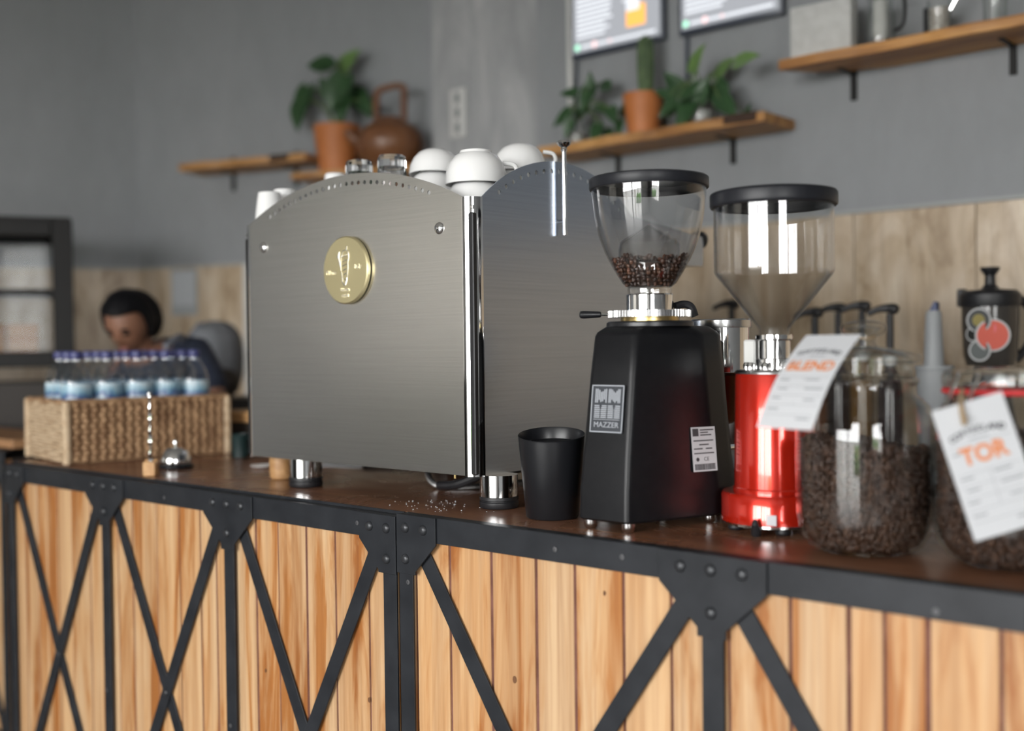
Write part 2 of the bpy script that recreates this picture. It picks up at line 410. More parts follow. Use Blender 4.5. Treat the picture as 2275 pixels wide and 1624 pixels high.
wall_left = struct(G().box(0, 5.0, -.15, 0, 0, HC, M=ML).obj('wall_left', M_WALL, smooth=0))
struct(G().box(3.0, 3.12, -1.2, 3.7, 0, HC).box(3.0, 3.12, -4.6, -1.2, 0, .9).box(3.0, 3.12, -4.6, -1.2, 2.6, HC).box(3.0, 3.12, -4.6, -3.2, .9, 2.6)
       .obj('wall_right', M_WALL, smooth=0))
w1 = struct(bpy.data.objects.new('window_1', None)); col.objects.link(w1)
for i, y in enumerate((-3.2, -2.55, -1.9, -1.26)): G().box(3.0, 3.08, y, y+.06, .96, 2.6).obj('mullion', M_WHITEPL, w1, smooth=0)
G().box(3.0, 3.08, -3.2, -1.2, .9, .96).obj('window_sill', M_WHITEPL, w1, smooth=0)
struct(G().box(-9, 3.1, -4.62, -4.5, 3.1, HC).obj('wall_front', M_WALL, smooth=0))
struct(G().box(-5.5, -3.4, -4.62, -4.5, 0, 3.1).box(-9, -5.5, -4.62, -4.5, 0, 1.1).obj('wall_front_left', M_CEIL, smooth=0))
w2 = struct(bpy.data.objects.new('added_window_2', None)); col.objects.link(w2)  # unseen curtained window, added to brighten the back plate reflection
cv = [[(-9+3.5*i/90, -4.52+.035*math.sin(i*.9)+.012*math.sin(i*2.3), z) for i in range(91)] for z in (1.1, 3.1)]
G().add(cv[0]+cv[1], [(i, i+1, 92+i, 91+i) for i in range(90)]).obj('added_curtain', M_CURT, w2)
struct(G().box(1.2, 3.1, -4.62, -4.5, 0, 3.1).obj('wall_front_right', M_CEIL, smooth=0))
for i, x in enumerate((-3.0, -2.6, -2.2, -1.75, -.5, .1, .35)):  # unseen slim posts, added for vertical streaks in shiny reflections
    struct(G().box(x, x+(.05, .12, .06)[i % 3], -4.58, -4.5, 0, 3.1).obj('trim_%d' % (i+10), (M_WHITEPL, M_LEATHER, M_CARC)[i % 3], smooth=0))
for i, x in enumerate((-3.4, -1.2, .98)):
    struct(G().box(x, x+.22, -4.62, -4.4, 0, 3.1).obj('trim_%d' % (i+1), M_CARC if i % 2 else M_WHITEPL, smooth=0))
struct(G().box(-9.12, -9, -4.6, 5.2, 0, HC).obj('wall_side', M_WALL, smooth=0))
struct(G().box(-40, 40, -40, -4.6, -.3, -.1).box(3.2, 40, -4.6, 40, -.3, -.1).obj('outside_ground', M_OUT, smooth=0))
hg = G()
for i in range(12):
    hg.ball((1.5+i*.9, -10.5+random.uniform(-.4, .4), .25+random.uniform(-.1, .2)), (.75, .7, .6), 10, 7)
lb = thing('added_dark_prop', 'long dark low bookcase added out of view to darken the back plate reflection', 'prop', (-8.9, -4.48, 0))
G().box(0, 4.55, 0, .4, 0, 1.12, .004).obj('prop_body', M_DKBRN, lb)  # unseen prop, added so the steel back plate reflects darker low down
hd = hg.obj('hedge', M_HEDGE); hd['kind'] = 'stuff'; tag(hd, 'long clipped green hedge outside the open shop front', 'hedge')

# wainscot of wood-look tiles, one object a tile
def tiles(wall, n, wdt, M, x0=0, zs=None):
    zs = zs or ((.96, TZ), (.05, .955)); k = 0
    for z0, z1 in zs:
        g = G().box(.0015, wdt-.0015, -.012, 0, 0, z1-z0-.003, .0015)
        me = g.mesh('tile', M_TILE)
        for i in range(n):
            o = bpy.data.objects.new('tile', me); col.objects.link(o); o.parent = wall
            o.matrix_basis = M @ T(x0+i*wdt, 0, z0)
    G().box(x0, x0+n*wdt, -.009, 0, TZ, TZ+.012, M=M).obj('tile_trim', M_GROUT, wall, smooth=0)
tiles(wall_back, 16, .40, T(XB, YB, 0))
tiles(wall_recess, 8, .40, MA)
tiles(wall_left, 8, .40, ML @ RZ(PI) @ T(-3.2, 0, 0))
struct(G().box(.0, .05, -.02, 0, 0, TZ, M=T(*along((at(536, 700, d=5.7)-A0).dot(ta)).to_tuple()) @ RZ(aang)).obj('trim_6', M_WHITEPL, smooth=0))

# ------------------------------------------------------------------ the counter
YF = 1.535
def gusset_poly(kind):
    # corner plates in (x, z), origin at the post's centre line and the rail's top edge
    if kind == 'mid': return [(-.098, 0), (.098, 0), (.098, -.052), (.026, -.118), (.026, -.132), (-.026, -.132), (-.026, -.118), (-.098, -.052)]
    if kind == 'start': return [(-.022, 0), (.088, 0), (.088, -.054), (.03, -.112), (.03, -.118), (-.022, -.118)]
    return [(.022, 0), (-.088, 0), (-.088, -.054), (-.03, -.112), (-.03, -.118), (.022, -.118)]
RIV = {'mid': [(-.056, -.024), (0, -.024), (.056, -.024), (0, -.092)], 'start': [(.004, -.026), (.055, -.026), (.004, -.088)], 'end': [(-.004, -.026), (-.055, -.026), (-.004, -.088)]}
riv_me = G().lathe([(.0105, 0), (.0098, .0028), (.0072, .0052), (.0038, .0064), (0, .0068)], 16, RX(PI/2)).mesh('rivet', P('worn_rivet_steel', (.03, .032, .036), .35, .3))
rivet0 = None
scr_me = G().lathe([(.0052, 0), (.0048, .0012), (.0022, .0015), (.002, .0004), (0, .0004)], 12, RX(PI/2)).mesh('screw', P('dull_screw', (.1, .1, .105), .5, .5))
def mesh_child(name, me, parent, loc, rot=(0, 0, 0)):
    o = bpy.data.objects.new(name, me); col.objects.link(o); o.parent = parent; o.location = loc; o.rotation_euler = rot; return o
def counter_unit(label, posts, yf, zt, joints, depth=.84, screws=()):
    x0, x1 = posts[0], posts[-1]
    u = thing('counter_unit', label, 'counter', (0, yf, 0))
    G().box(x0-.018, x1+.018, .03, depth, .0, zt-.03).obj('carcass', M_CARC, u, smooth=0)
    # rail: angle iron, front leaf and a narrow top leaf
    G().box(x0-.02, x1+.02, 0, .004, zt-.05, zt, .0007).box(x0-.02, x1+.02, 0.0041, .026, zt-.004, zt, .0007).obj('top_rail', M_STEEL_BLK, u)
    if zt < ZT-.003 and yf == YF: G().box(x0-.02, x1+.02, .0225, .0262, zt+.0002, ZT-.0004).obj('edge_strip', M_STEEL_BLK, u, smooth=0)
    G().box(x0-.02, x1+.02, 0, .004, .0, .05, .0007).obj('bottom_rail', M_STEEL_BLK, u)
    for i, x in enumerate(posts):
        k = 'start' if i == 0 else 'end' if i == len(posts)-1 else 'mid'
        hw = .0195
        G().box(x-hw, x+hw, -.001, .004, .05, zt-.06, .0007).obj('post', M_STEEL_BLK, u)
        gp = G().prism([(x+a, zt+b) for a, b in gusset_poly(k)], -.005, -.0005).obj('gusset_plate', M_STEEL_BLK, u, smooth=0)
        bv = gp.modifiers.new('edge', 'BEVEL'); bv.width = .0006; bv.segments = 1
        for a, b in RIV[k]: mesh_child('rivet', riv_me, gp, (x+a, -.005, zt+b))
    for a, b in zip(posts, posts[1:]):
        for sgn in (1, -1):
            p0 = Vector(((a if sgn > 0 else b)+sgn*.035, 0, zt-.062)); p1 = Vector(((b if sgn > 0 else a)-sgn*.035, 0, .05))
            dv = (p1-p0).normalized(); nv = Vector((dv.z, 0, -dv.x))*.0178
            yo = (.0002, .0042) if sgn > 0 else (-.0042, -.0002)
            q = [p0-nv, p0+nv, p1+nv, p1-nv]
            br = G().prism([(p.x, p.z) for p in q], yo[0]+.004, yo[1]+.004).obj('diagonal_brace', M_STEEL_BLK, u, smooth=0)
            bv = br.modifiers.new('edge', 'BEVEL'); bv.width = .0006; bv.segments = 1
        mesh_child('rivet', riv_me, u, ((a+b)/2, .0, zt-.06-(zt-.112)/2), ).scale = (.8, .8, .8)
    for sx, sz in screws: mesh_child('screw', scr_me, u, (sx, -.0012, sz))
    # planks, one by one, with dark recessed seams
    js = [x0-.015] + joints + [x1+.015]
    for a, b in zip(js, js[1:]):
        yy = .0095 + random.uniform(0, .0025)
        o = G().box(.002+random.uniform(0, .0026), b-a-.002-random.uniform(0, .0024), 0, .016, 0, zt-.036, .0012).obj('plank', M_PLANK, u, (a, yy, .002))
    G().box(x0-.015, x1+.015, .0138, .029, .003, zt-.04).obj('plank_backing', M_SEAM, u, smooth=0)
    return u
JL = [at(x, 1300, Y=1.545).x for x in (58, 85, 107, 130, 160, 200, 262, 295, 350, 400, 445, 480, 522, 568, 618, 680, 745)] + [at(820, 1350, Y=1.545).x]
JR = [at(x, y, Y=1.545).x for x, y in ((925, 1300), (1000, 1400), (1090, 1300), (1190, 1300), (1275, 1300), (1385, 1320), (1490, 1350), (1620, 1450), (1755, 1400), (1885, 1400), (1965, 1450), (2060, 1450), (2225, 1500))] + [-.40, -.30, -.20, -.11, -.02, .07, .17, .26, .35]
counter_unit('plank-fronted counter unit with three narrow black braced bays under the espresso machine', [-3.372, -2.815, -2.247, -1.689], YF, ZT-.0065, JL,
             screws=[(at(366, 1095, Y=YF).x, 1.012), (at(795, 1163, Y=YF).x, 1.019), (at(238, 1533, Y=YF).x, at(238, 1533, Y=YF).z), (at(513, 1612, Y=YF).x, at(513, 1612, Y=YF).z)])
counter_unit('plank-fronted counter unit with wide black braced bays under the coffee grinders', [-1.641, -.937, -.234, .47], YF, ZT, JR,
             screws=[(at(1234, 1222, Y=YF).x, 1.023), (at(1383, 1233, Y=YF).x, 1.026), (at(2080, 1345, Y=YF).x, 1.012), (at(908, 1293, Y=YF).x, at(908, 1293, Y=YF).z)])
kn_me = G().lathe([(0, .0006), (.0045, .0006), (.009, .0001)], 14, RX(PI/2) @ S(.8, 1.25, 1)).mesh('wood_knot', M_KNOT)
for px, py in ((1343, 1318), (1143, 1510), (820, 1555), (590, 1490)):
    q = at(px, py, Y=YF+.0095); mesh_child('wood_knot', kn_me, bpy.data.objects['counter_unit' if px < 890 else 'counter_unit.001'], (q.x, .0094, q.z)).scale = ((.62, .5, .4)[px % 3],)*3
# neighbouring counter round the corner, at the very left edge
x3 = at(6, 1100, Y=1.75).x
counter_unit('tan panelled counter unit at the left edge behind the woven basket', [x3-.96, x3-.48, x3], 1.75, ZT-.01, [x3-.85+.12*i for i in range(7)], depth=.3)
wt = G().box(-3.39, .49, .0265, .86, -.028, 0).obj('worktop', M_TOP, None, (0, YF, ZT-.0006), smooth=0)
tag(wt, 'dark brown oiled wooden worktop running along the counter', 'worktop')
wt2 = G().box(x3-.98, x3+.02, .0, .27, -.03, 0, .002).obj('worktop', M_LEATHER, None, (0, 1.778, ZT+.024)); tag(wt2, 'tan wooden worktop of the far counter at the left edge', 'worktop')
# crumbs on the worktop edge
cg = G()
for i in range(60):
    q = at(random.gauss(960, 50), random.uniform(1112, 1138), Z=ZT); r = random.uniform(.0005, .0016)
    if q.y > YF+.03: cg.ball((q.x, q.y, ZT+r*.6), (r, r*1.3, r*.7), 5, 4)
cr = cg.obj('sugar_crumbs', M_PAPER); cr['kind'] = 'stuff'; tag(cr, 'pale crumbs scattered on the worktop beside the machine foot', 'crumbs')

# ------------------------------------------------------------------ espresso machine
MX0, MX1, MY0, MZ0, MZ1 = -2.35, -1.565, 1.66, 1.118, 1.689
CR = .03
em = thing('espresso_machine', 'large brushed steel espresso machine with arched panels and gold medallion', 'espresso machine', (0, 0, 0))
def arc_pts(a, b, z, sag, n):
    c = b-a; R = (c*c/4+sag*sag)/(2*sag); th = math.asin(min(1, c/2/R)); m = (a+b)/2; zc = z+sag-R
    return [(m+R*math.sin(-th+2*th*i/n), zc+R*math.cos(-th+2*th*i/n)) for i in range(n+1)], R, m, zc
def holed_plate(outer, holes, hr, fn, t):
    bm = bmesh.new(); loops = [outer] + [[(x+hr*math.cos(2*PI*k/14), z+hr*math.sin(2*PI*k/14)) for k in range(14)] for x, z in holes]
    es = []
    for lp in loops:
        vs = [bm.verts.new((p[0], 0, p[1])) for p in lp]
        es += [bm.edges.new((vs[i], vs[(i+1) % len(vs)])) for i in range(len(vs))]
    bmesh.ops.triangle_fill(bm, use_beauty=True, use_dissolve=False, edges=es)
    r = bmesh.ops.extrude_face_region(bm, geom=bm.faces[:])
    for v in [g for g in r['geom'] if isinstance(g, bmesh.types.BMVert)]: v.co.y = t
    for v in bm.verts: v.co = fn(v.co)
    return G().bm(bm)
# back plate (towards the customers)
arc, R1, m1, zc1 = arc_pts(-2.32, -1.595, MZ1, .083, 48)
outer = [(-1.595, MZ0), (-2.32, MZ0)] + arc
rh = R1-.021
a0, a1 = math.asin((-2.238-m1)/rh), math.asin((-1.690-m1)/rh)
holes = [(m1+rh*math.sin(a0+(a1-a0)*i/27), zc1+rh*math.cos(a0+(a1-a0)*i/27)) for i in range(28)]
holed_plate(outer, holes, .0048, lambda p: Vector((p.x, MY0+p.y, p.z)), .0025).obj('back_plate', M_BRUSH, em, smooth=20)
# polished rounded corner
cp = [(-1.595+CR*math.sin(PI/2*i/10), MY0+CR-CR*math.cos(PI/2*i/10)) for i in range(11)]
cpi = [(-1.595+(CR-.003)*math.sin(PI/2*i/10), MY0+CR-(CR-.003)*math.cos(PI/2*i/10)) for i in range(10, -1, -1)]
G().prism(cp+cpi, MZ0-.002, MZ1-.001, 'xy').obj('corner_post', M_CHROME, em, smooth=40)
G().prism([( -2.32-(p[0]+1.595), p[1]) for p in cp+cpi], MZ0-.002, MZ1-.001, 'xy').obj('corner_post', M_CHROME, em, smooth=40)
# side plate
arc2, R2, m2, zc2 = arc_pts(1.69, 2.215, MZ1, .098, 40)
side = [(1.69, MZ0)] + arc2 + [(2.53, MZ1-.03), (2.53, 1.583), (2.30, 1.583), (2.27, MZ0)]
rh2 = R2-.021
b0, b1 = math.asin((1.742-m2)/rh2), math.asin((2.165-m2)/rh2)
holes2 = [(m2+rh2*math.sin(b0+(b1-b0)*i/17), zc2+rh2*math.cos(b0+(b1-b0)*i/17)) for i in range(18)]
for X, sg in ((MX1, -1), (MX0, 1)):
    holed_plate(side[::-1], holes2, .0052, lambda p, X=X, sg=sg: Vector((X+sg*p.y, p.x, p.z)), .0025).obj('side_plate', M_BRUSHS, em, smooth=20)
# inner case, cup tray, group side
G().box(MX0+.004, MX1-.004, MY0+.004, 2.26, MZ0+.002, 1.655, .002).obj('inner_case', M_DARKMETAL, em)
G().box(MX0+.006, MX1-.006, MY0+.006, 2.24, 1.662, 1.670, .001).obj('cup_tray', M_SATIN, em)
G().box(MX0+.004, MX1-.004, 2.262, 2.545, 1.585, 1.655, .006, seg=2).obj('front_console', M_BRUSHS, em)
for gx in (-2.13, -1.79):
    gh = G().cyl(.04, 1.50, 1.584, 28, T(gx, 2.42, 0), .004).obj('group_head', M_CHROME, em)
    G().cyl(.036, 1.462, 1.499, 28, T(gx, 2.42, 0), .003).tube([(gx, 2.45, 1.48), (gx, 2.52, 1.475), (gx, 2.62, 1.465)], [.009, .012, .014], 12).obj('portafilter', M_BLKPL, gh)
G().box(MX0+.01, MX1-.01, 2.262, 2.56, MZ0, MZ0+.07, .005, seg=2).obj('drip_tray', M_SATIN, em)
G().lathe([(0, 0), (.021, 0), (.024, .006), (.024, .022), (.018, .03), (0, .031)], 20, T(MX1-.03, 2.546, 1.655) @ RX(-PI/2)).obj('steam_knob', M_BLKPL, em)
G().tube([(MX0+.05, 2.53, 1.60), (MX0+.05, 2.56, 1.5), (MX0+.05, 2.58, 1.3)], .006, 10).obj('steam_wand', M_CHROME, em)
# feet
fy = MY0+.043
for fx, fyy in ((at(680, 1080, Y=fy).x, fy), (at(1109, 1130, Y=fy+.018).x, fy+.018), (-2.16, 2.18), (-1.62, 2.18)):
    ft = G().lathe([(0, .024), (.0395, .024), (.0395, MZ0-ZT), (0, MZ0-ZT)], 40, T(fx, fyy, ZT)).obj('foot', M_CHROME, em)
    G().lathe([(0, 0), (.0385, 0), (.0405, .003), (.0405, .0125), (.0385, .014), (.0385, .0155), (.0405, .017), (.0405, .0235), (0, .0235)], 40, T(fx, fyy, ZT)).obj('rubber_foot_pad', M_RUB, ft)
# two dome bolts and the medallion
bolt = G().lathe([(.0125, 0), (.0125, .001), (.0105, .004), (.006, .0065), (0, .007)], 24, RX(PI/2)).mesh('dome_bolt', M_CHROME)
for p in ((586, 550), (976, 507)): q = at(*p, Y=MY0); mesh_child('dome_bolt', bolt, em, (q.x, MY0-.0002, q.z))
mq = at(766, 600, Y=MY0-.012)
md = G().lathe([(0, .012), (.0735, .012), (.076, .0095), (.076, .003), (.068, .002), (.068, 0), (0, 0)], 64, RX(PI/2)).obj('medallion', M_GOLD, em, (mq.x, MY0, mq.z))
TM = T(0, -.0122, 0) @ RX(PI/2)
for tx, sz, x_, z_ in (('Milano', .0135, -.047, -.004), ('Italy', .015, .045, .006)):
    G().text(tx, sz, .0007, TM @ T(x_, z_, 0)).obj('medallion_lettering', M_SILV, md, smooth=0)
for z_, w_ in ((-.044, .029), (-.057, .022)):
    g = G(); x_ = -w_/2
    while x_ < w_/2: g.box(x_, x_+.0018, -.0134, -.0118, z_-random.uniform(.0025, .004), z_+random.uniform(.002, .004)); x_ += .003
    o = g.obj('medallion_relief', M_SILV, md, smooth=0); o['kind'] = 'stuff'
eg = G()
def line(pts, r=.0013): eg.tube([(x, -.0125, z) for x, z in pts], r, 6)
line([(-.012, -.002), (-.014, .012), (-.011, .03), (-.004, .043), (.006, .045), (.013, .04), (.015, .028), (.011, .016), (.012, .004), (.01, -.006)])
for i, z in enumerate((.032, .021, .011, .001, -.009)): line([(-.011+.002*i, z-.002), (0, z), (.011-.001*i, z+.002)])
line([(-.010, -.004), (-.009, -.014), (-.006, -.02)]); line([(.010, -.006), (.009, -.016), (.007, -.02)])
line([(-.008, -.018), (-.008, -.026), (-.002, -.034), (.003, -.034), (.008, -.024), (.008, -.016)])
line([(.002, -.034), (.004, -.024), (0, -.02)]); line([(.007, .044), (.009, .053), (.008, .046)], .0016)
line([(-.016, .012), (-.019, .026), (-.017, .042), (-.021, .034), (-.023, .028)], .0018); line([(-.018, .02), (-.014, .008)], .0016)
eg.obj('medallion_emblem', M_SILV, md)
# chrome bar with mushroom knob standing off the side plate
qx = MX1+.014; q0 = at(1255, 522, X=qx); q1 = at(1254, 318, X=qx)
G().cyl(.0053, q0.z, q1.z-.012, 16, T(qx, q0.y, 0)).tube([(qx, q0.y, q0.z+.03), (MX1, q0.y, q0.z+.03)], .004, 8).obj('chrome_bar', M_CHROME, em)
G().lathe([(0, -.014), (.0055, -.014), (.0075, -.009), (.006, -.004), (.0135, .001), (.0165, .006), (.0135, .0105), (0, .0125)], 24, T(qx, q0.y, q1.z-.006)).obj('mushroom_knob', M_CHROME, em)
# plumbing under the machine
def bend(pts, n=10):
    out = []; pts = [Vector(p) for p in pts]; P2 = [pts[0]]+pts+[pts[-1]]
    for i in range(1, len(P2)-2):
        a, b, c, d = P2[i-1:i+3]
        for k in range(n):
            t = k/n; out.append(.5*((2*b)+(c-a)*t+(2*a-5*b+4*c-d)*t*t+(3*b-a-3*c+d)*t**3))
    return out + [pts[-1]]
qa, qb = at(940, 1040, Y=1.86), at(968, 1078, Y=1.84)
G().tube(bend([(qa.x-.02, 1.9, MZ0+.002), (qa.x, 1.87, 1.1), (qb.x, 1.85, ZT+.008), (qb.x+.10, 1.95, ZT+.008), (qb.x+.15, 2.2, ZT+.008)]), .0075, 10).obj('braided_hose', M_BRAID, em)
qc = at(990, 1070, Y=1.84)
G().tube(bend([(qc.x-.02, 1.84, ZT+.011), (qc.x+.05, 1.83, ZT+.02), (qc.x+.11, 1.86, ZT+.045), (qc.x+.13, 1.95, ZT+.05)]), .0105, 10).obj('black_drain_hose', M_RUB, em)
qd = at(1011, 1058, Y=1.75)
G().cyl(.007, MZ0-.008, MZ0+.003, 6, T(qd.x, 1.75, 0)).cyl(.003, MZ0-.022, MZ0-.007, 10, T(qd.x, 1.75, 0)).obj('brass_fitting', M_BRASS, em, smooth=20)
qd = at(987, 1056, Y=1.75); G().cyl(.003, MZ0-.006, MZ0+.003, 10, T(qd.x, 1.75, 0)).obj('brass_stub', M_BRASS, em, smooth=20)
G().tube(bend([(at(808, 1043, Z=ZT).x, at(808, 1043, Z=ZT).y, ZT+.006), (at(850, 1041, Z=ZT).x, at(850, 1041, Z=ZT).y, ZT+.006), (-2.1, 2.2, ZT+.006)]), .006, 8).obj('black_power_cord', M_RUB, em)

# crockery on the cup tray (upside down)
TRAY = 1.670
bowl = [(.026, .062), (.028, .066), (.031, .066), (.033, .061), (.044, .055), (.054, .041), (.0595, .022), (.0605, .001), (.059, 0), (.0575, .002), (.0565, .022), (.05, .04), (.038, .053), (0, .058)]
bowl = [(0, .0605), (.024, .061)] + bowl
bowl_me = G().lathe(bowl, 40).mesh('bowl_body', M_CER)
dome_me = G().lathe([(0, .0625), (.012, .062), (.026, .0585), (.04, .051), (.051, .038), (.058, .021), (.0605, .001), (.059, 0), (.0575, .002), (.055, .021), (.048, .036), (.036, .048), (0, .057)], 40).mesh('bowl_body', M_CER)
hnd = G().tube(bend([(.056, 0, .018), (.072, 0, .014), (.08, 0, .024), (.074, 0, .038), (.052, 0, .042)], 5), .0045, 8).mesh('handle', M_CER)
def cup(label, x, y, z, rz=0, tilt=(0, 0), s=1.0, dome=False):
    t = thing('ceramic_cup', label, 'cup', (x, y, z), 0, 'white cups upside down on the espresso machine', (tilt[0], tilt[1], rz)); t.scale = (s, s, s)
    mesh_child('bowl', dome_me if dome else bowl_me, t, (0, 0, 0)); mesh_child('handle', hnd, t, (0, 0, 0)); return t
STK = .05
def place(px, py, Y): return at(px, py, Y=Y)
STK = .0545
def stack(names, x, y, rz, n, sc_=1.0, tilt=(0, 0)):
    for k in range(n): cup(names[k], x+.003*k, y, TRAY+STK*sc_*k, rz+.25*k, tilt if k == n-1 else (0, 0), sc_, n == 3 and k == 2)
q = place(1052, 362, 1.775)
stack(('white cup hidden at the bottom of the stack at the machine corner', 'white cup with flat foot at the machine corner, in front of all other cups'), q.x+.004, 1.775, .45, 2, 1.1)
q = place(962, 333, 1.86)
stack(('white cup at the bottom of the left stack, next to the glasses', 'white cup in the middle of the left stack, next to the glasses', 'domed white cup on top of the left stack, next to the glasses'), q.x, 1.86, 2.2, 3, 1.02, (.05, .05))
stack(('white cup at the bottom of the stack behind the corner cup', 'white cup in the middle of the stack behind the corner cup', 'white cup on top of the stack behind the corner cup'), -1.90, 2.03, 1, 3)
q = place(1150, 327, 1.95)
stack(('white cup at the bottom of the right stack beneath the chrome knob', 'white cup in the middle of the right stack beneath the chrome knob', 'domed white cup on top of the right stack, handle towards the chrome knob'), q.x, 1.95, .2, 3, 1.02, (.05, 0))
# tumblers, upside down, thick bases up
tum = [(0, .082), (.026, .082), (.0295, .079), (.030, .07), (.0335, .0), (.0315, 0), (.028, .062), (.025, .068), (0, .068)]
tum_me = G().lathe(tum, 10).mesh('tumbler', M_GLASS, 25)
for i, (px, py, Y, lb) in enumerate(((798, 358, 1.80, 'faceted clear tumbler upside down, farther from the white cups'), (870, 346, 1.80, 'faceted clear tumbler upside down, right next to the white cups'))):
    q = place(px, py, Y); hgt = q.z-TRAY
    o = G().lathe([(r*1.12, z/.082*hgt) for r, z in tum], 12).obj('glass_tumbler', M_GLASS, None, (q.x, Y, TRAY), (0, 0, .2*i), smooth=20)
    tag(o, lb, 'glass', 'tumblers on the espresso machine')
mugp = [(0, .105), (.024, .105), (.0275, .1035), (.030, .09), (.035, .05), (.0385, .012), (.0385, 0), (.036, 0), (.0355, .02), (.026, .098), (0, .1)]
for i, (px, py, Y, lb) in enumerate(((594, 428, 1.722, 'tall white cup upside down at the far left corner of the machine'), (632, 421, 1.785, 'tall white cup upside down, second from the left corner of the machine'), (745, 386, 1.93, 'tall white cup upside down, just showing left of the tumblers'))):
    q = place(px, py, Y); x = q.x + (.02 if i == 0 else .03 if i == 1 else .0)
    t = G().lathe([(r, z/.105*max(.07, q.z-TRAY)) for r, z in mugp], 32).obj('tall_cup', M_CER, None, (q.x if i else q.x+.008, Y, TRAY)); tag(t, lb, 'cup', 'tall white cups on the espresso machine')

# ------------------------------------------------------------------ black waste bin
bq = at(1226, 1140, Z=ZT); BX, BY = -1.385, 1.684
def slant(p):
    if p.z > .1: p = Vector((p.x, p.y, p.z*(1+.055*((p.x*-.55+p.y*.85)/.06))))
    return p
kb = G().lathe([(0, 0), (.0485, 0), (.051, .003), (.0645, .156), (.0655, .160), (.0645, .161), (.0625, .157), (.0605, .140), (.03, .139), (0, .139)], 48).map(slant).obj('waste_bin', M_BLKPL, None, (BX, BY, ZT), smooth=40)  # inner floor raised close to the rim to keep the inside dark
tag(kb, 'black plastic bin with slanted rim between the machine and the black grinder', 'bin')

# ------------------------------------------------------------------ black grinder
GX, GY = -1.208, 1.765
gr = thing('coffee_grinder', 'matte black coffee grinder with domed clear hopper and maker badge', 'coffee grinder', (GX, GY, ZT))
def gsec(b, bw, m, mw, fr, z, rr):
    return [(x, y, z) for x, y in rounded([(-bw, b), (bw, b), (mw, m), (mw, m+.07), (mw*.6, fr), (-mw*.6, fr), (-mw, m+.07), (-mw, m)], [rr, rr, .05, .05, .05, .05, .05, .05], 8)]
secs = [gsec(-.150, .052, .03, .118, .155, .016, .011), gsec(-.155, .0535, .03, .123, .16, .02, .012), gsec(-.153, .053, .03, .124, .16, .07, .012), gsec(-.146, .0515, .028, .117, .155, .13, .013), gsec(-.136, .050, .026, .111, .15, .2, .014), gsec(-.125, .0485, .024, .105, .145, .28, .015),
        gsec(-.114, .0465, .022, .099, .14, .348, .017), gsec(-.109, .045, .02, .093, .132, .356, .018), gsec(-.092, .042, .018, .08, .115, .365, .025), gsec(-.085, .04, .015, .075, .108, .3665, .03)]
G().loft(secs).obj('body', M_BLKPOW, gr, smooth=40)
G().lathe([(0, .366), (.082, .366), (.082, .373), (.078, .376), (0, .376)], 48).obj('top_ring', M_BLKPL, gr)
fl = [(0, .383)]
def gear(r0, r1, n, z0, z1):
    p = []
    for i in range(n):
        for k, r in ((0, r0), (.25, r1), (.5, r1), (.75, r0)): a = 2*PI*(i+k)/n; p.append((r*math.cos(a), r*math.sin(a)))
    return G().prism(p, z0, z1, 'xy')
gear(.0755, .0785, 72, .384, .396).obj('adjustment_collar', M_SATIN, gr, smooth=0)
G().cyl(.055, .376, .3845, 32).obj('brass_burr_ring', M_BRASS, gr)
G().lathe([(.0, .396), (.0445, .396), (.0445, .425), (.043, .427), (0, .427)], 48).obj('chrome_neck', M_CHROME, gr)
ld = Vector((-r0.x, -r0.y, 0)); h0 = Vector((0, 0, .390))
lv = G().tube([h0+ld*.07, h0+ld*.098], .0028, 10).obj('lever_rod', M_CHROME, gr)
G().tube([h0+ld*.092, h0+ld*.094, h0+ld*.10, h0+ld*.125, h0+ld*.131, h0+ld*.133], [.004, .0058, .0062, .0076, .0066, .003], 16).obj('lever_grip', M_BLKPL, gr)
for a in (.6, 2.2, 4.0, 5.2): mesh_child('screw', scr_me, gr, (.068*math.cos(a), .068*math.sin(a), .3965), (-PI/2, 0, 0))
hp = [(.041, .427), (.042, .437), (.041, .440), (.050, .447), (.0675, .475), (.083, .505), (.0945, .536), (.102, .572), (.1065, .61), (.108, .632)]
hop = G().lathe(hp + [(r-.0022, z+.0005) for r, z in hp[::-1]], 64, close=True).obj('hopper', M_CLEAR, gr, smooth=50)
G().lathe([(.1045, .624), (.111, .624), (.1122, .6255), (.1122, .640), (.1118, .643), (.109, .6455), (.104, .6465), (.06, .650), (0, .651), (0, .643), (.1045, .641)], 64).obj('hopper_lid', M_LIDPL, gr, smooth=40)
G().lathe([(.058, .470), (.058, .520), (.052, .528), (.006, .556), (0, .558), (0, .556), (.005, .553), (.051, .525), (.0565, .518), (.0565, .470)], 40).obj('hopper_baffle', M_CLEAR, hop, smooth=40)
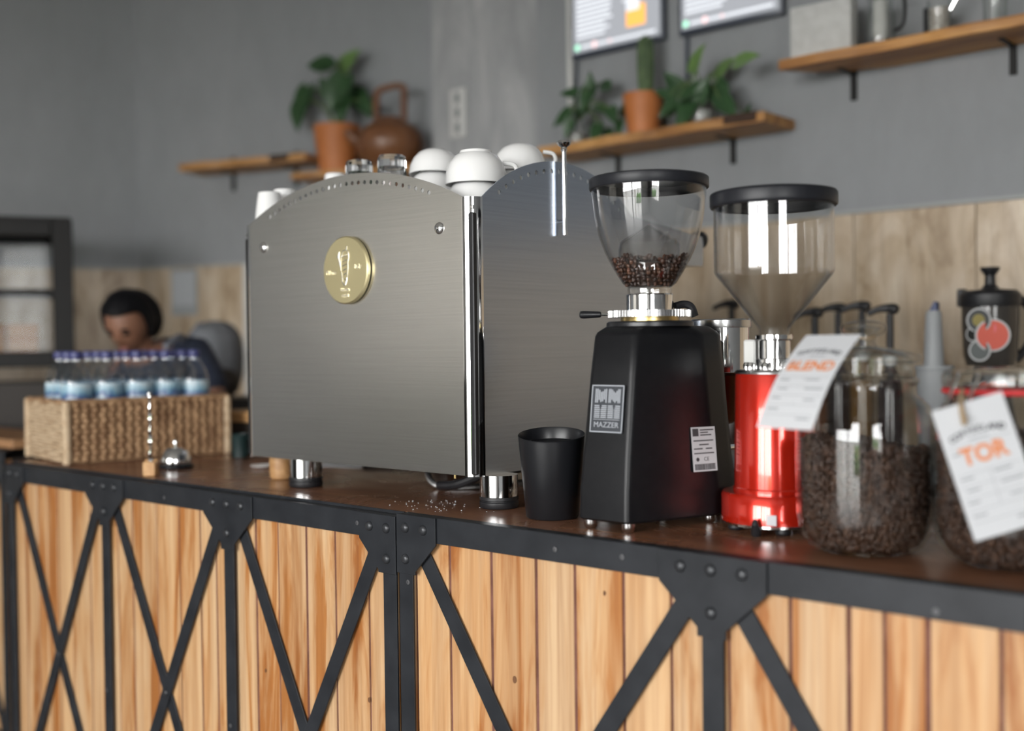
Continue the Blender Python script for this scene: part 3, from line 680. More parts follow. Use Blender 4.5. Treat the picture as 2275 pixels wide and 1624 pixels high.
# badge
bq = at(1343, 904, Y=GY-.128)
lean = math.atan2(.155-.114, .33)
BM = T(0, -.1375, .218) @ RX(PI/2-lean) @ S(.93, .93, 1)
G().box(-.0385, .0385, -.046, .046, 0, .0018, .0006, BM @ T(0, 0, -.001)).obj('badge', M_BADGE, gr)
bd = gr.children[-1]
e = G()
for a, b, c, d_ in ((-.0385, .0385, .0438, .046), (-.0385, .0385, -.046, -.0438), (-.0385, -.0363, -.046, .046), (.0363, .0385, -.046, .046), (-.031, .031, -.0215, -.0205)): e.box(a, b, c, d_, .0008, .0014, M=BM)
def bigM(cx, cz, wd, ht, stripes, horiz):
    if horiz:
        for i in range(stripes):
            z = cz-ht/2+ht*(i+.15)/stripes; h = ht/stripes*.6; fr_ = (z-cz+ht/2)/ht; f = max(0, fr_-.45)*wd*.42+(.07*wd if fr_ < .5 else 0)
            for s in (-1, 1): e.box(cx+(f*.6 if s > 0 else -wd/2), cx+(wd/2 if s > 0 else -f*.6), z, z+h, .0008, .0014, M=BM)
    else:
        for i in range(stripes):
            x = cx-wd/2+wd*(i+.15)/stripes; k = abs((x-cx)/(wd/2)); t = 0 if k > .55 else (.55-k)*.5*ht
            e.box(x, x+wd/stripes*.62, cz-ht/2+(0 if k > .5 else ht*.25*(k/.5)), cz+ht/2-t, .0008, .0014, M=BM)
bigM(-.0155, .025, .029, .027, 7, False); bigM(.0165, .025, .029, .027, 8, False)
bigM(-.0155, -.0055, .029, .026, 7, True); bigM(.0165, -.0055, .029, .026, 7, True)
e.text('MAZZER', .0148, .0004, BM @ T(0, -.0315, .001), sx=1.05)
e.obj('badge_lettering', M_BADGEL, bd, smooth=0)
# data sticker on the right flank
n0, n1 = Vector((.121, .045, .21)), Vector((.121, .085, .21))
sa = at(1552, 955, X=GX+.113); 
def flank(z): return .124-(z-.07)*(.025/.28)
SB = T(0, 0, 0)
sx0, sz0 = .113, .142
fb, fc = Vector((.0515, -.145, .140)), Vector((.117, .029, .140)); fdir = (fc-fb).normalized(); fnor = Vector((fdir.y, -fdir.x, .10)).normalized()
sx_ = fdir; sz_ = fnor.cross(sx_); so_ = fb+fdir*.163+fnor*.0032
SM = Matrix(((sx_.x, sz_.x, fnor.x, so_.x), (sx_.y, sz_.y, fnor.y, so_.y), (sx_.z, sz_.z, fnor.z, so_.z), (0, 0, 0, 1))) @ S(.9, .92, 1)
G().box(-.030, .030, -.044, .044, 0, .0006, M=SM).obj('data_sticker', M_PAPER, gr, smooth=0)
st = gr.children[-1]; e = G()
e.box(-.027, -.012, .026, .041, .0006, .0009, M=SM)
for i, (a, b, z) in enumerate(((-.008, .026, .038), (-.008, .012, .033), (-.008, .02, .028), (-.026, .024, .017), (-.012, .012, .009), (-.026, -.004, .001), (.004, .02, .001), (-.026, .024, -.008))): e.box(a, b, z-.0012, z+.0012, .0006, .0009, M=SM)
e.text('CE', .011, .0001, SM @ T(.004, -.020, .0008))
e.cyl(.004, .0006, .0009, 12, SM @ T(-.018, -.02, 0))
x = -.026
while x < .025: wd = random.choice((.0006, .001, .0016)); e.box(x, x+wd, -.041, -.029, .0006, .0009, M=SM); x += wd+random.choice((.0006, .001))
e.obj('sticker_print', M_INK, st, smooth=0)
# feet, doser, tray
for fx, fyy in ((-.042, -.135), (.042, -.135), (.095, .05), (-.095, .05), (.06, .13), (-.06, .13)):
    G().lathe([(0, 0), (.009, 0), (.0115, .003), (.0125, .009), (.0125, .018), (0, .018)], 20, T(fx, fyy, 0)).obj('foot', M_SATIN, gr)
ds = G().lathe([(0, .27), (.05, .27), (.056, .275), (.057, .364), (0, .364)], 40, T(.013, .235, 0)).obj('doser', M_CHROME, gr)
G().lathe([(0, .364), (.061, .364), (.0615, .367), (.0615, .379), (.059, .382), (0, .382)], 40, T(.013, .235, 0)).obj('doser_lid', M_SATIN, ds)
G().lathe([(.0, .17), (.02, .17), (.028, .175), (.054, .269), (0, .269)], 32, T(.013, .235, 0)).obj('doser_funnel', M_FUNNEL, ds)
G().box(-.02, .046, .14, .2, .19, .34, .006).obj('doser_mount', M_BLKPL, gr)
G().tube([(.0, .16, .12), (-.0, .24, .12), (.01, .30, .118)], .0045, 8).tube([(.03, .16, .12), (.03, .24, .12), (.035, .30, .118)], .0045, 8).obj('portafilter_fork', M_CHROME, gr)
G().tube(bend([(.03, .04, .404), (.04, .055, .408), (.05, .064, .403), (.055, .07, .385)]), .0075, 10).obj('hopper_cable', M_RUB, gr)
tr = G().lathe([(0, 0), (.085, 0), (.098, .006), (.1, .009), (.096, .008), (.084, .003), (0, .003)], 40).obj('dosing_tray', M_CHROME, None, (GX+.04, GY+.265, ZT+.0002)); tag(tr, 'round chrome tray under the black grinder doser', 'tray')
# beans in the hopper: each its own
bb = G().ball((0, 0, 0), (.0056, .0041, .0032), 10, 7)
bb.map(lambda p: Vector((p.x, p.y, p.z + (.0011 if abs(p.y) < .0008 and p.z < -.002 else 0))))
bean_me = bb.mesh('coffee_bean', M_BEAN1)
hop_prof = [(z, r) for r, z in hp]
def hop_r(z):
    for (z0, r0_), (z1, r1_) in zip(hop_prof, hop_prof[1:]):
        if z0 <= z <= z1: return r0_+(r1_-r0_)*(z-z0)/max(1e-6, z1-z0)
    return .04
camdir = Vector((-GX, -GY, 0)).normalized()
nb = 0
for ring in range(9):
    z = .446 + ring*.0064
    rr = hop_r(z)-.0075
    n = int(2*PI*rr/.0098)
    for k in range(n):
        a = 2*PI*(k+.5*(ring % 2))/n + random.uniform(-.05, .05)
        p = Vector((rr*math.cos(a), rr*math.sin(a), 0))
        if p.normalized().dot(camdir) < -.15: continue
        top = .488 + .010*math.sin(a*3+1) + .006*math.sin(a*7)
        if z > top: continue
        o = bpy.data.objects.new('coffee_bean', bean_me); col.objects.link(o)
        o.location = (GX+p.x, GY+p.y, ZT+z+random.uniform(-.001, .001)); o.rotation_euler = (random.uniform(0, 6), random.uniform(0, 6), random.uniform(0, 6))
        tag(o, 'roasted coffee bean in the clear hopper of the black grinder', 'coffee bean', 'beans in the hopper'); nb += 1
for k in range(70):
    a = random.uniform(0, 2*PI); rr = random.uniform(0, .055)
    o = bpy.data.objects.new('coffee_bean', bean_me); col.objects.link(o)
    o.location = (GX+rr*math.cos(a), GY+rr*math.sin(a), ZT+.488+random.uniform(-.004, .012)-.1*max(0, rr-.05)); o.rotation_euler = (random.uniform(0, 6), random.uniform(0, 6), random.uniform(0, 6))
    tag(o, 'roasted coffee bean in the clear hopper of the black grinder', 'coffee bean', 'beans in the hopper')
core = [(0, .442), (.034, .442), (.043, .452), (.052, .468), (.058, .482), (.04, .486), (0, .487)]
G().lathe(core, 24).obj('bean_fill', M_BEANS, hop)
hop.children[-1]['kind'] = 'stuff'

# ------------------------------------------------------------------ red grinder
_q = at(1722, 1000, d=2.02); RX0, RY0 = _q.x, _q.y
rg = thing('coffee_grinder', 'shiny red cylindrical coffee grinder with tall empty clear funnel hopper', 'coffee grinder', (RX0, RY0, ZT)); rg.scale = (1.015, 1.015, 1.012)
G().lathe([(0, .014), (.092, .014), (.0945, .017), (.0945, .062), (.091, .067), (.076, .068), (0, .068)], 64).obj('base', M_RED, rg)
G().lathe([(.0935, .0125), (.0952, .0125), (.0952, .0165), (.0935, .0165)], 64, close=True).obj('base_trim', M_CHROME, rg)
G().lathe([(0, .068), (.0735, .068), (.0735, .074), (.0715, .076), (.0685, .272), (.067, .275), (0, .275)], 64).obj('body', M_RED, rg)
G().lathe([(0, .275), (.0685, .275), (.069, .278), (.066, .282), (0, .283)], 64).obj('top_plate', M_SATIN, rg)
for i in range(9):
    a = 2*PI*i/9
    G().lathe([(0, 0), (.007, 0), (.007, .008), (.0045, .012), (0, .013)], 14, T(.048*math.cos(a), .048*math.sin(a), .283)).obj('cap_nut', M_CHROME, rg)
G().lathe([(0, .283), (.034, .283), (.034, .3), (.028, .302), (.028, .333), (.032, .335), (.032, .343), (0, .343)], 40).obj('chrome_throat', M_CHROME, rg)
G().box(-.056, -.032, -.012, .012, .29, .335, .003).obj('clamp_block', M_WHITEPL, rg)
hp2 = [(.026, .335), (.027, .352), (.030, .358), (.0975, .444), (.1, .447), (.1035, .4535), (.104, .456), (.104, .460), (.104, .572), (.104, .576)]
hz = G().lathe(hp2 + [(r-.0025, z+.001) for r, z in hp2[::-1]], 72, close=True).obj('hopper', M_CLEAR, rg, smooth=30)
G().lathe([(.101, .568), (.108, .568), (.110, .570), (.1105, .573), (.1105, .589), (.1098, .592), (.107, .5945), (.1, .596), (.06, .599), (0, .60), (0, .594), (.101, .588)], 72).obj('hopper_lid', M_LIDPL, rg, smooth=40)
for a in (-2.35, -.9, .7, 2.3):
    G().lathe([(0, 0), (.012, 0), (.014, .004), (.011, .014), (0, .014)], 16, T(.072*math.cos(a), .072*math.sin(a), 0)).obj('rubber_foot', M_RUB, rg)
q = at(1640, 1190, Z=ZT+.015); vv = Vector((q.x-RX0, q.y-RY0, 0)).normalized()*.096; pp = Vector((vv.y, -vv.x, 0)).normalized()
G().tube([vv+Vector((0, 0, .004))+pp*.002, vv*1.05+Vector((0, 0, .012)), vv*1.12+Vector((0, 0, .022)), vv*1.1+Vector((0, 0, .03))], [.009, .008, .006, .003], 10).obj('front_clip', M_RUB, rg)
G().box(-.009, .009, -.001, .0, -.009, .009, .0004, T(*(vv.normalized()*.0957).to_tuple()) @ T(0, 0, .028) @ RZ(math.atan2(vv.y, vv.x)+PI/2) @ T(.024, 0.0022, 0)).obj('base_sticker', M_PAPER, rg)

# ------------------------------------------------------------------ jars
def fill_beans(name, prof, top_fn, parent, n, rgap=.006):
    g = G(); zs = [z for r, z in prof]; base = G().ball((0, 0, 0), (.0056, .0041, .0032), 7, 5)
    def rad(z):
        for (r_, z_), (r1_, z1_) in zip(prof, prof[1:]):
            if z_ <= z <= z1_: return r_+(r1_-r_)*(z-z_)/max(1e-6, z1_-z_)
        return prof[-1][0]
    z = zs[0]+.004
    while z < .22:
        rr = rad(z)-rgap; m = int(2*PI*rr/.0088)
        for k in range(m):
            a = 2*PI*(k+random.random()*.6)/m; zz = z+random.uniform(-.002, .002)
            if zz > top_fn(rr*math.cos(a), rr*math.sin(a)): continue
            r2 = rr-random.uniform(0, .004)
            M = T(r2*math.cos(a), r2*math.sin(a), zz) @ Euler((random.uniform(0, 6), random.uniform(0, 6), random.uniform(0, 6))).to_matrix().to_4x4()
            g.add(base.v, base.f, M)
        z += .0062
    R = max(r for r, z in prof)-rgap
    for k in range(n):
        a = random.uniform(0, 2*PI); rr = R*math.sqrt(random.random()); x, y = rr*math.cos(a), rr*math.sin(a)
        M = T(x, y, top_fn(x, y)+random.uniform(-.003, .002)) @ Euler((random.uniform(0, 6), random.uniform(0, 6), random.uniform(0, 6))).to_matrix().to_4x4()
        g.add(base.v, base.f, M)
    # dark core
    cp_ = [(max(0, r-rgap-.006), z) for r, z in prof if z < .14]
    g.lathe([(0, cp_[0][1]+.002)] + cp_ + [(cp_[-1][0], .15), (0, .15)], 24)
    o = g.obj(name, M_BEANS, parent, smooth=60); o['kind'] = 'stuff'; return o
_q = at(1920, 1000, d=1.795); J1 = Vector((_q.x, _q.y, ZT))
j1 = thing('glass_jar', 'round glass jar of dark coffee beans with knobbed glass lid', 'jar', J1); j1.scale = (.966, .966, .975)
p1 = [(.0, .002), (.075, .002), (.092, .012), (.104, .032), (.1095, .06), (.1105, .10), (.1105, .20), (.109, .222), (.102, .238), (.09, .25), (.082, .257), (.0815, .27), (.086, .274), (.086, .281), (.082, .284)]
jg = G().lathe(p1 + [(max(0, r-.004), z+.004 if i < 4 else z) for i, (r, z) in enumerate(p1)][::-1], 72).obj('jar_body', M_JAR, j1, smooth=50)
lid = [(0, .282), (.075, .282), (.078, .286), (.0795, .306), (.0905, .309), (.092, .315), (.089, .320), (.06, .328), (.022, .334), (.016, .342), (.020, .35), (.034, .356), (.038, .363), (.034, .371), (.018, .3755), (0, .3765)]
G().lathe(lid + [(.0, .37), (.03, .364), (.012, .354), (.010, .335), (.055, .324), (.076, .315), (.0755, .288), (0, .286)], 56).obj('lid', M_JAR, j1, smooth=40)
fill_beans('bean_fill', [(.070, .006), (.088, .016), (.099, .034), (.1045, .062), (.1055, .2)], lambda x, y: .172 + .10*(-r0.x*x-r0.y*y) + .008*math.sin(x*60)*math.cos(y*50), j1, 900)
# curved swing tag on jar 1
def tag_card(wd, ht, M, curl, name, parent, word, size, head):
    """hang tag: x across, z down from the hole; curl bows it outwards"""
    def bendf(p):
        return M @ Vector((p.x, p.y-curl*math.sin(PI*min(1, max(0, -p.z/ht))), p.z))
    g = G(); n = 16
    for i in range(n): g.box(-wd/2, wd/2, -.0004, .0004, -ht*(i+1)/n, -ht*i/n)
    bm = bmesh.new(); me = g.map(bendf).mesh('t', M_PAPER, 0); bm.from_mesh(me); bmesh.ops.remove_doubles(bm, verts=bm.verts[:], dist=1e-6)
    card = G().bm(bm).obj(name, M_PAPER, parent, smooth=30)
    def layer(nm, mat, fn):
        e = G(); fn(e); e.map(bendf).obj(nm, mat, card, smooth=0)
    F = T(0, -.0007, 0) @ RX(PI/2)
    layer('tag_word', M_ORNG, lambda e: e.text(word, size, .0001, F @ T(0, -ht*.40, 0), bold=.035))
    def hd_(e):
        for i, ch in enumerate(head):
            a = (i-(len(head)-1)/2)/len(head)
            e.text(ch, ht*.066, .0001, F @ T(a*wd*.78, -ht*.215-abs(a)**2*ht*.16, 0) @ RZ(-a*.9), bold=.03)
    layer('tag_heading', M_INK, hd_)
    def ln(e):
        e.box(-wd*.14, wd*.14, -.0009, -.0006, -ht*.28, -ht*.27)
        for i, z in enumerate((.305, .52, .61, .70, .79, .88)): e.box(-wd*.44, wd*.44, -.0008, -.0006, -ht*z-.0003, -ht*z+.0003)
        for (a, b, z) in ((-.42, -.3, .36), (-.42, -.24, .55), (.05, .3, .545), (-.38, -.2, .64), (.1, .42, .635), (-.42, -.26, .73), (.16, .36, .74), (-.42, -.22, .83), (.15, .38, .91)): e.box(a*wd, b*wd, -.0009, -.0006, -ht*z-.0013, -ht*z+.0013)
        e.box(-.0003, .0003, -.0008, -.0006, -ht*.79, -ht*.52)
    layer('tag_lines', M_INKG, ln)
    return card
# jar-1 tag: top near the knob, swings to the left-front
def frame(o, xa, za):
    xa = xa.normalized(); za = (za-xa*za.dot(xa)).normalized(); ya = za.cross(xa)
    return Matrix(((xa.x, ya.x, za.x, o.x), (xa.y, ya.y, za.y, o.y), (xa.z, ya.z, za.z, o.z), (0, 0, 0, 1)))
toL, toR = at(1792, 748, d=1.735), at(1914, 740, d=1.66)
boL, boR = at(1688, 946, d=1.655), at(1812, 960, d=1.58)
tc, tb = (toL+toR)/2, (boL+boR)/2
xa = (toR-toL)+(boR-boL)
t1 = thing('swing_tag', 'curled white paper tag printed BLEND hanging from the lid of the round jar', 'tag', (0, 0, 0))
tag_card(xa.length/2, (tc-tb).length, frame(tc, xa, tc-tb), .012, 'card', t1, 'BLEND', .0265, 'COFFEELAND')
kn = J1+Vector((0, 0, .340))
lp = [kn+Vector((.019*math.cos(a), .019*math.sin(a), .002*math.sin(2*a))) for a in [i*2*PI/14 for i in range(15)]]
G().tube(bend([p for p in lp], 2), .0014, 6).tube(bend([kn+Vector((-.012, -.016, 0)), kn+Vector((-.03, -.05, -.004)), tc+Vector((0, 0, -.008))]), .0014, 6).obj('twine', M_TWINE, t1)

_q = at(2260, 1100, d=1.675); J2 = Vector((_q.x, _q.y, ZT))
j2 = thing('glass_jar', 'clip-top glass jar of coffee beans with red rubber seal at the right edge', 'jar', J2)
p2 = [(0, .002), (.082, .002), (.1, .012), (.114, .034), (.120, .06), (.1215, .10), (.1215, .19), (.119, .212), (.110, .23), (.1, .24), (.098, .252), (.101, .255)]
G().lathe(p2 + [(max(0, r-.004), z+.004 if i < 4 else z) for i, (r, z) in enumerate(p2)][::-1], 72).obj('jar_body', M_JAR, j2, smooth=50)
G().lathe([(.094, .255), (.104, .255), (.1055, .258), (.104, .262), (.094, .262)], 56, close=True).obj('red_seal', P('red_rubber', (.55, .03, .035), .5), j2)
G().lathe([(0, .263), (.1, .263), (.104, .266), (.105, .28), (.1, .288), (.06, .292), (0, .293), (0, .288), (.06, .287), (.098, .282), (.098, .268), (0, .268)], 56).obj('lid', M_JAR, j2, smooth=40)
def loop_wire(px0, px1):
    a, b, c = at(*px0, d=1.60), at(*px1, d=1.575), None
    return a, b
wl0, wl1 = at(2128, 838, d=1.60), at(2100, 902, d=1.575)
wr0, wr1 = at(2172, 838, d=1.59), at(2148, 900, d=1.56)
for a_, b_ in ((wl0, wl1), (wr0, wr1)): G().tube(bend([a_+Vector((-.01, .03, .004)), a_, b_]), .0028, 8, T(-J2.x, -J2.y, -J2.z)).obj('wire_clip', M_CHROME, j2)
fill_beans('bean_fill', [(.077, .006), (.096, .016), (.109, .036), (.115, .062), (.1165, .2)], lambda x, y: .192 + .05*(-r0.x*x-r0.y*y) + .006*math.sin(x*60)*math.cos(y*50), j2, 900)
t2 = thing('swing_tag', 'flat white paper tag printed TOR hanging tilted on the clip-top jar', 'tag', (0, 0, 0))
c0, c1, c2, c3 = at(2070, 916, d=1.53), at(2224, 868, d=1.535), at(2277, 1168, d=1.51), at(2116, 1212, d=1.51)
ctop = (c0+c1)/2; cbot = (c2+c3)/2
tag_card((c1-c0).length*1.0, (ctop-cbot).length, frame(ctop, (c1-c0)+(c2-c3), ctop-cbot), 0, 'card', t2, 'TOR', .032, 'COFFEELAND')
G().tube(bend([(wl0+wr1)/2+Vector((0, 0, .0)), at(2136, 900, d=1.53), at(2142, 940, d=1.525), at(2143, 925, d=1.52)]), .0035, 7).obj('twine', M_TWINE, t2)

# ------------------------------------------------------------------ left end of the counter: basket, bottles, bell, spike
bcor = at(150, 1034, Z=ZT); bang = math.radians(81)
dl = Vector((math.cos(bang), math.sin(bang), 0)); dsid = Vector((-dl.y, dl.x, 0))
BL, BW, BH = .50, .36, .182
bk = thing('woven_basket', 'rectangular woven rattan basket holding water bottles', 'basket', (bcor.x, bcor.y, ZT))
MB_ = RZ(bang)                       # local x: long side to the back, local y: short side to the left
def wv(name, mat, fn):
    g = G(); fn(g); o = g.map(lambda p: MB_ @ p).obj(name, mat, bk, smooth=70); o['kind'] = 'stuff'
unit = G().ball((0, 0, 0), 1, 8, 6)
def longside(g, y):
    rows, cols = 11, 19
    for r in range(rows):
        for c in range(cols+1):
            x = BL*(c+.16*(r % 2))/cols
            if x > BL: continue
            g.add(unit.v, unit.f, T(x, y+random.uniform(-.001, .001), .008+BH*(r+.5)/(rows+.6)) @ RY(random.uniform(-.15, .15)) @ S(BL/cols*.50, .0095, BH/rows*.50))
def shortside(g, x):
    rows = 17
    for r in range(rows):
        z = .005+BH*(r+.5)/(rows+.5); pts = [(x+.004*math.sin(k*1.1+r*PI), BW*k/14, z+.0012*math.sin(k*2.3+r)) for k in range(15)]
        g.tube(pts, BH/rows*.55, 7)
wv('weave_long_side', M_WEAVE, lambda g: longside(g, 0)); wv('weave_long_side', M_WEAVE, lambda g: longside(g, BW))
wv('weave_short_side', M_WEAVEP, lambda g: shortside(g, 0)); wv('weave_short_side', M_WEAVEP, lambda g: shortside(g, BL))
for x, y in ((0, 0), (BL, 0), (0, BW), (BL, BW)):
    G().tube([(x, y, .003), (x, y, BH+.002)], .0125, 10).map(lambda p: MB_ @ p).obj('corner_braid', M_WEAVEP, bk)
for a, b in (((0, 0), (BL, 0)), ((BL, 0), (BL, BW)), ((BL, BW), (0, BW)), ((0, BW), (0, 0))):
    G().tube([(a[0]+(b[0]-a[0])*k/12, a[1]+(b[1]-a[1])*k/12, BH+.001*math.sin(k*2)) for k in range(13)], .0085, 8).map(lambda p: MB_ @ p).obj('rim', M_WEAVE, bk)
G().box(.003, BL-.003, .003, .005, .004, BH-.004).map(lambda p: MB_ @ p).obj('basket_lining', M_WEAVE, bk, smooth=0)
G().box(.003, BL-.003, BW-.005, BW-.003, .004, BH-.004).map(lambda p: MB_ @ p).obj('basket_lining', M_WEAVE, bk, smooth=0)
G().box(.004, BL-.004, .004, BW-.004, .002, .008).map(lambda p: MB_ @ p).obj('basket_bottom', M_WEAVE, bk, smooth=0)
bz = .009
bprof = [(0, .002), (.034, .002), (.043, .010), (.0445, .02), (.0445, .2), (.0448, .22), (.0435, .236), (.036, .260), (.0195, .288), (.0155, .294), (.0155, .298)]
btl0 = None; bi = 0
body_me = G().lathe(bprof, 28).mesh('bottle_body', M_PET); wat_me = G().lathe([(0, .006), (.041, .012), (.042, .2), (.042, .222), (.038, .245), (0, .246)], 20).mesh('water', M_WATER)
lab_me = G().lathe([(.0452, .118), (.0453, .122), (.0454, .215), (.0450, .226)], 28).mesh('label', M_LABEL)
cap_me = G().lathe([(0, .30), (.0175, .30), (.0185, .302), (.0185, .318), (.0165, .322), (0, .323)], 20).mesh('cap', M_CAP)
neck_me = G().lathe([(.0155, .293), (.0195, .293), (.0195, .297), (.0155, .297)], 20, close=True).mesh('neck_ring', M_PET)
rowname = ('front', 'middle', 'back'); NX, NY = 5, 3
for ix in range(NX):
    for iy in range(NY):
        lx = .05+iy*.0155+ix*.0915; ly = .056+iy*(BW-.112)/(NY-1)
        p = MB_ @ Vector((lx, ly+random.uniform(-.004, .004), 0)) + bcor
        side_ = ('row nearest the bell', 'centre row', 'row farthest from the bell')[iy]
        b = thing('water_bottle', 'violet-capped water bottle, %s from the pale basket end, %s' % (('first', 'second', 'third', 'fourth', 'last')[ix], side_), 'bottle', (p.x, p.y, ZT+bz), random.uniform(0, 6), 'water bottles in the basket')
        for nm, me in (('bottle_body', body_me), ('water', wat_me), ('label', lab_me), ('cap', cap_me), ('neck_ring', neck_me)): mesh_child(nm, me, b, (0, 0, 0))
# ticket spike with wooden foot
sq = at(335, 1056, Z=ZT)
sp = thing('ticket_holder', 'twisted chrome ticket holder with small pale wooden base', 'ticket holder', (sq.x, sq.y, ZT))
for s in (-1, 1): G().box(-.026 if s < 0 else .006, -.005 if s < 0 else .022, -.016, .016, 0, .042 if s < 0 else .038, .002, RZ(-.75)).obj('wooden_base', M_LWOOD, sp)
tp = at(331, 872, d=(sq-CAM).dot(fw)); Hs = tp.z-ZT
pr = []
for i in range(61):
    z = .02+i/60*(Hs-.02); pr.append((z, .006+.004*math.sin(z*70)*(1-i/80)))
g = G(); secs = []
for i in range(61):
    z = .02+i/60*(Hs-.026); a = i*.17; wv_ = .0058*(1-.55*i/60); c, s_ = math.cos(a), math.sin(a)
    secs.append([(x*c-y*s_, x*s_+y*c, z) for x, y in ((-wv_, -.0012), (wv_, -.0012), (wv_, .0012), (-wv_, .0012))])
g.loft(secs).obj('twisted_strip', M_CHROME, sp, smooth=25)
G().ball((0, 0, Hs-.003), .0065, 12, 8).obj('tip_ball', M_CHROME, sp)
# call bell
bq = at(366, 1042, Z=ZT); bq.y += .035
bell = thing('call_bell', 'chrome counter call bell on a black base beside the basket', 'bell', (bq.x, bq.y, ZT))
G().lathe([(0, 0), (.046, 0), (.048, .003), (.048, .009), (.044, .013), (0, .013)], 40).obj('base', M_BLKPL, bell)
G().lathe([(.043, .016), (.0435, .019), (.042, .03), (.036, .044), (.024, .054), (.01, .058), (0, .0585)], 40).obj('dome', M_CHROME, bell)
G().lathe([(0, .058), (.003, .058), (.003, .066), (.0075, .068), (.008, .073), (.006, .078), (0, .08)], 16).obj('plunger', M_CHROME, bell)
# dark green mug, crate, wooden pot, saucer, paper
gq = at(516, 1018, Z=ZT)
mg = thing('enamel_mug', 'dark green mug on the worktop behind the basket end', 'mug', (gq.x, gq.y+.03, ZT))
G().lathe([(0, 0), (.024, 0), (.026, .002), (.0275, .07), (.0285, .072), (.0265, .072), (.025, .004), (0, .004)], 32).obj('mug_body', M_GREEN, mg)
G().tube(bend([(.026, .0, .06), (.04, 0, .058), (.044, 0, .035), (.026, 0, .018)]), .003, 8, RZ(yaw-.6)).obj('handle', M_GREEN, mg)
cq = at(530, 1000, Z=ZT)
ck = thing('storage_crate', 'dark wooden crate with pale board lid between basket and espresso machine', 'crate', (cq.x, cq.y, ZT), yaw*.0)
cz1 = at(525, 938, d=(cq-CAM).dot(fw)).z-ZT; cz2 = at(525, 912, d=(cq-CAM).dot(fw)).z-ZT
G().box(-.06, .25, .0, .2, 0, cz1, .003).obj('crate_body', M_DKBRN, ck)
G().box(-.075, .26, -.012, .212, cz1, cz2, .008, seg=3).obj('board_lid', M_LWOOD, ck)
wq = at(612, 1066, Z=ZT)
wp = G().lathe([(0, 0), (.027, 0), (.0305, .004), (.032, .02), (.032, .062), (.031, .066), (.0285, .066), (.028, .012), (0, .012)], 36).obj('wooden_tumbler', M_LWOOD, None, (wq.x-.012, wq.y+.03, ZT)); tag(wp, 'small turned pale wooden cup behind the left machine foot', 'cup')
sq2 = at(570, 1040, Z=ZT)
so = G().lathe([(0, 0), (.02, 0), (.033, .005), (.034, .007), (.03, .0055), (0, .002)], 32).obj('small_saucer', M_CER, None, (sq2.x, sq2.y+.02, ZT)); tag(so, 'small white saucer behind the pale wooden cup', 'saucer')
pq = at(742, 1034, Z=ZT)
po = G().box(-.10, .10, -.05, .05, 0, .0012).obj('paper_sheet', M_PAPER, None, (pq.x+.01, pq.y+.02, ZT), (0, 0, .25)); tag(po, 'white paper sheet lying under the espresso machine', 'paper')

# ------------------------------------------------------------------ shelves and what stands on them (back wall)
def board_poly(L, D, amp, seed, roundend=0):
    rnd = random.Random(seed); n = 18; p = []
    for i in range(n+1):
        x = L*i/n; e = amp*math.sin(i*.9+seed)+amp*.5*rnd.uniform(-1, 1)
        p.append((x, -D+e))
    return p + ([(L, 0), (roundend*1.9, 0), (roundend*1.1, -D*.2), (roundend*.45, -D*.5), (.02, -D*.82)] if roundend else [(L, 0), (0, 0)])
def shelf(label, o, ang, L, D, th, seed, brackets, re=0, bark=None, drop=.09):
    s = thing('wall_shelf', label, 'shelf', o, ang)
    b = G().prism(board_poly(L, D, .006, seed, re), -th, 0, 'xy').obj('board', M_SHELF, s, smooth=0)
    bv = b.modifiers.new('edge', 'BEVEL'); bv.width = .004; bv.segments = 2
    if bark: G().box(bark[0], bark[1], -D-.003, -D*.6, -th*.8, .004, .004).obj('bark_patch', M_BARK, b)
    for x in brackets:
        br = G().box(x-.011, x+.011, -.008, -.0005, -th-drop, .05, .001).obj('bracket', M_BRACKET, s)
        G().box(x-.008, x+.008, -D*.55, -.0085, -th-.004, -th-.0003, .001).obj('bracket_arm', M_BRACKET, br)
    return s
SD = .22
s1 = at(1728, 134, Y=YB-SD); e1 = at(2275, 28, Y=YB-SD); zS1 = s1.z
shelf('long amber wooden shelf at upper right carrying glassware', (s1.x, YB, zS1), 0, 1.25, SD, .034, 3, [at(1898, 180, Y=YB).x-s1.x, at(2252, 130, Y=YB).x-s1.x], re=.16)
s2 = at(1196, 332, Y=YB-SD); e2 = at(1697, 262, Y=YB-SD); zS2 = (s2.z+at(1594, 256, Y=YB-SD).z)/2
shelf('amber wooden shelf with cactus and trailing plants', (s2.x, YB, zS2), 0, e2.x-s2.x, SD, .036, 5, [at(1375, 370, Y=YB).x-s2.x, at(1630, 330, Y=YB).x-s2.x], bark=((e2.x-s2.x)*.84, (e2.x-s2.x)*.97))
YS = YB-.115
def on(px, z, Y=YS): q = at(px, 300, Y=Y); return Vector((q.x, Y, z))
# canvas box
q = at(1755, 126, Y=YB-.17); qr = at(1888, 100, Y=YB-.17); qt = at(1753, 22, Y=YB-.17)
cb = G().box(0, qr.x-q.x, -.03, .03, 0, qt.z-zS1+.004, .004, seg=2).obj('canvas_block', M_CANVAS, None, (q.x, YB-.14, zS1), (0, 0, .03)); tag(cb, 'off-white canvas block standing on the upper right shelf', 'canvas')
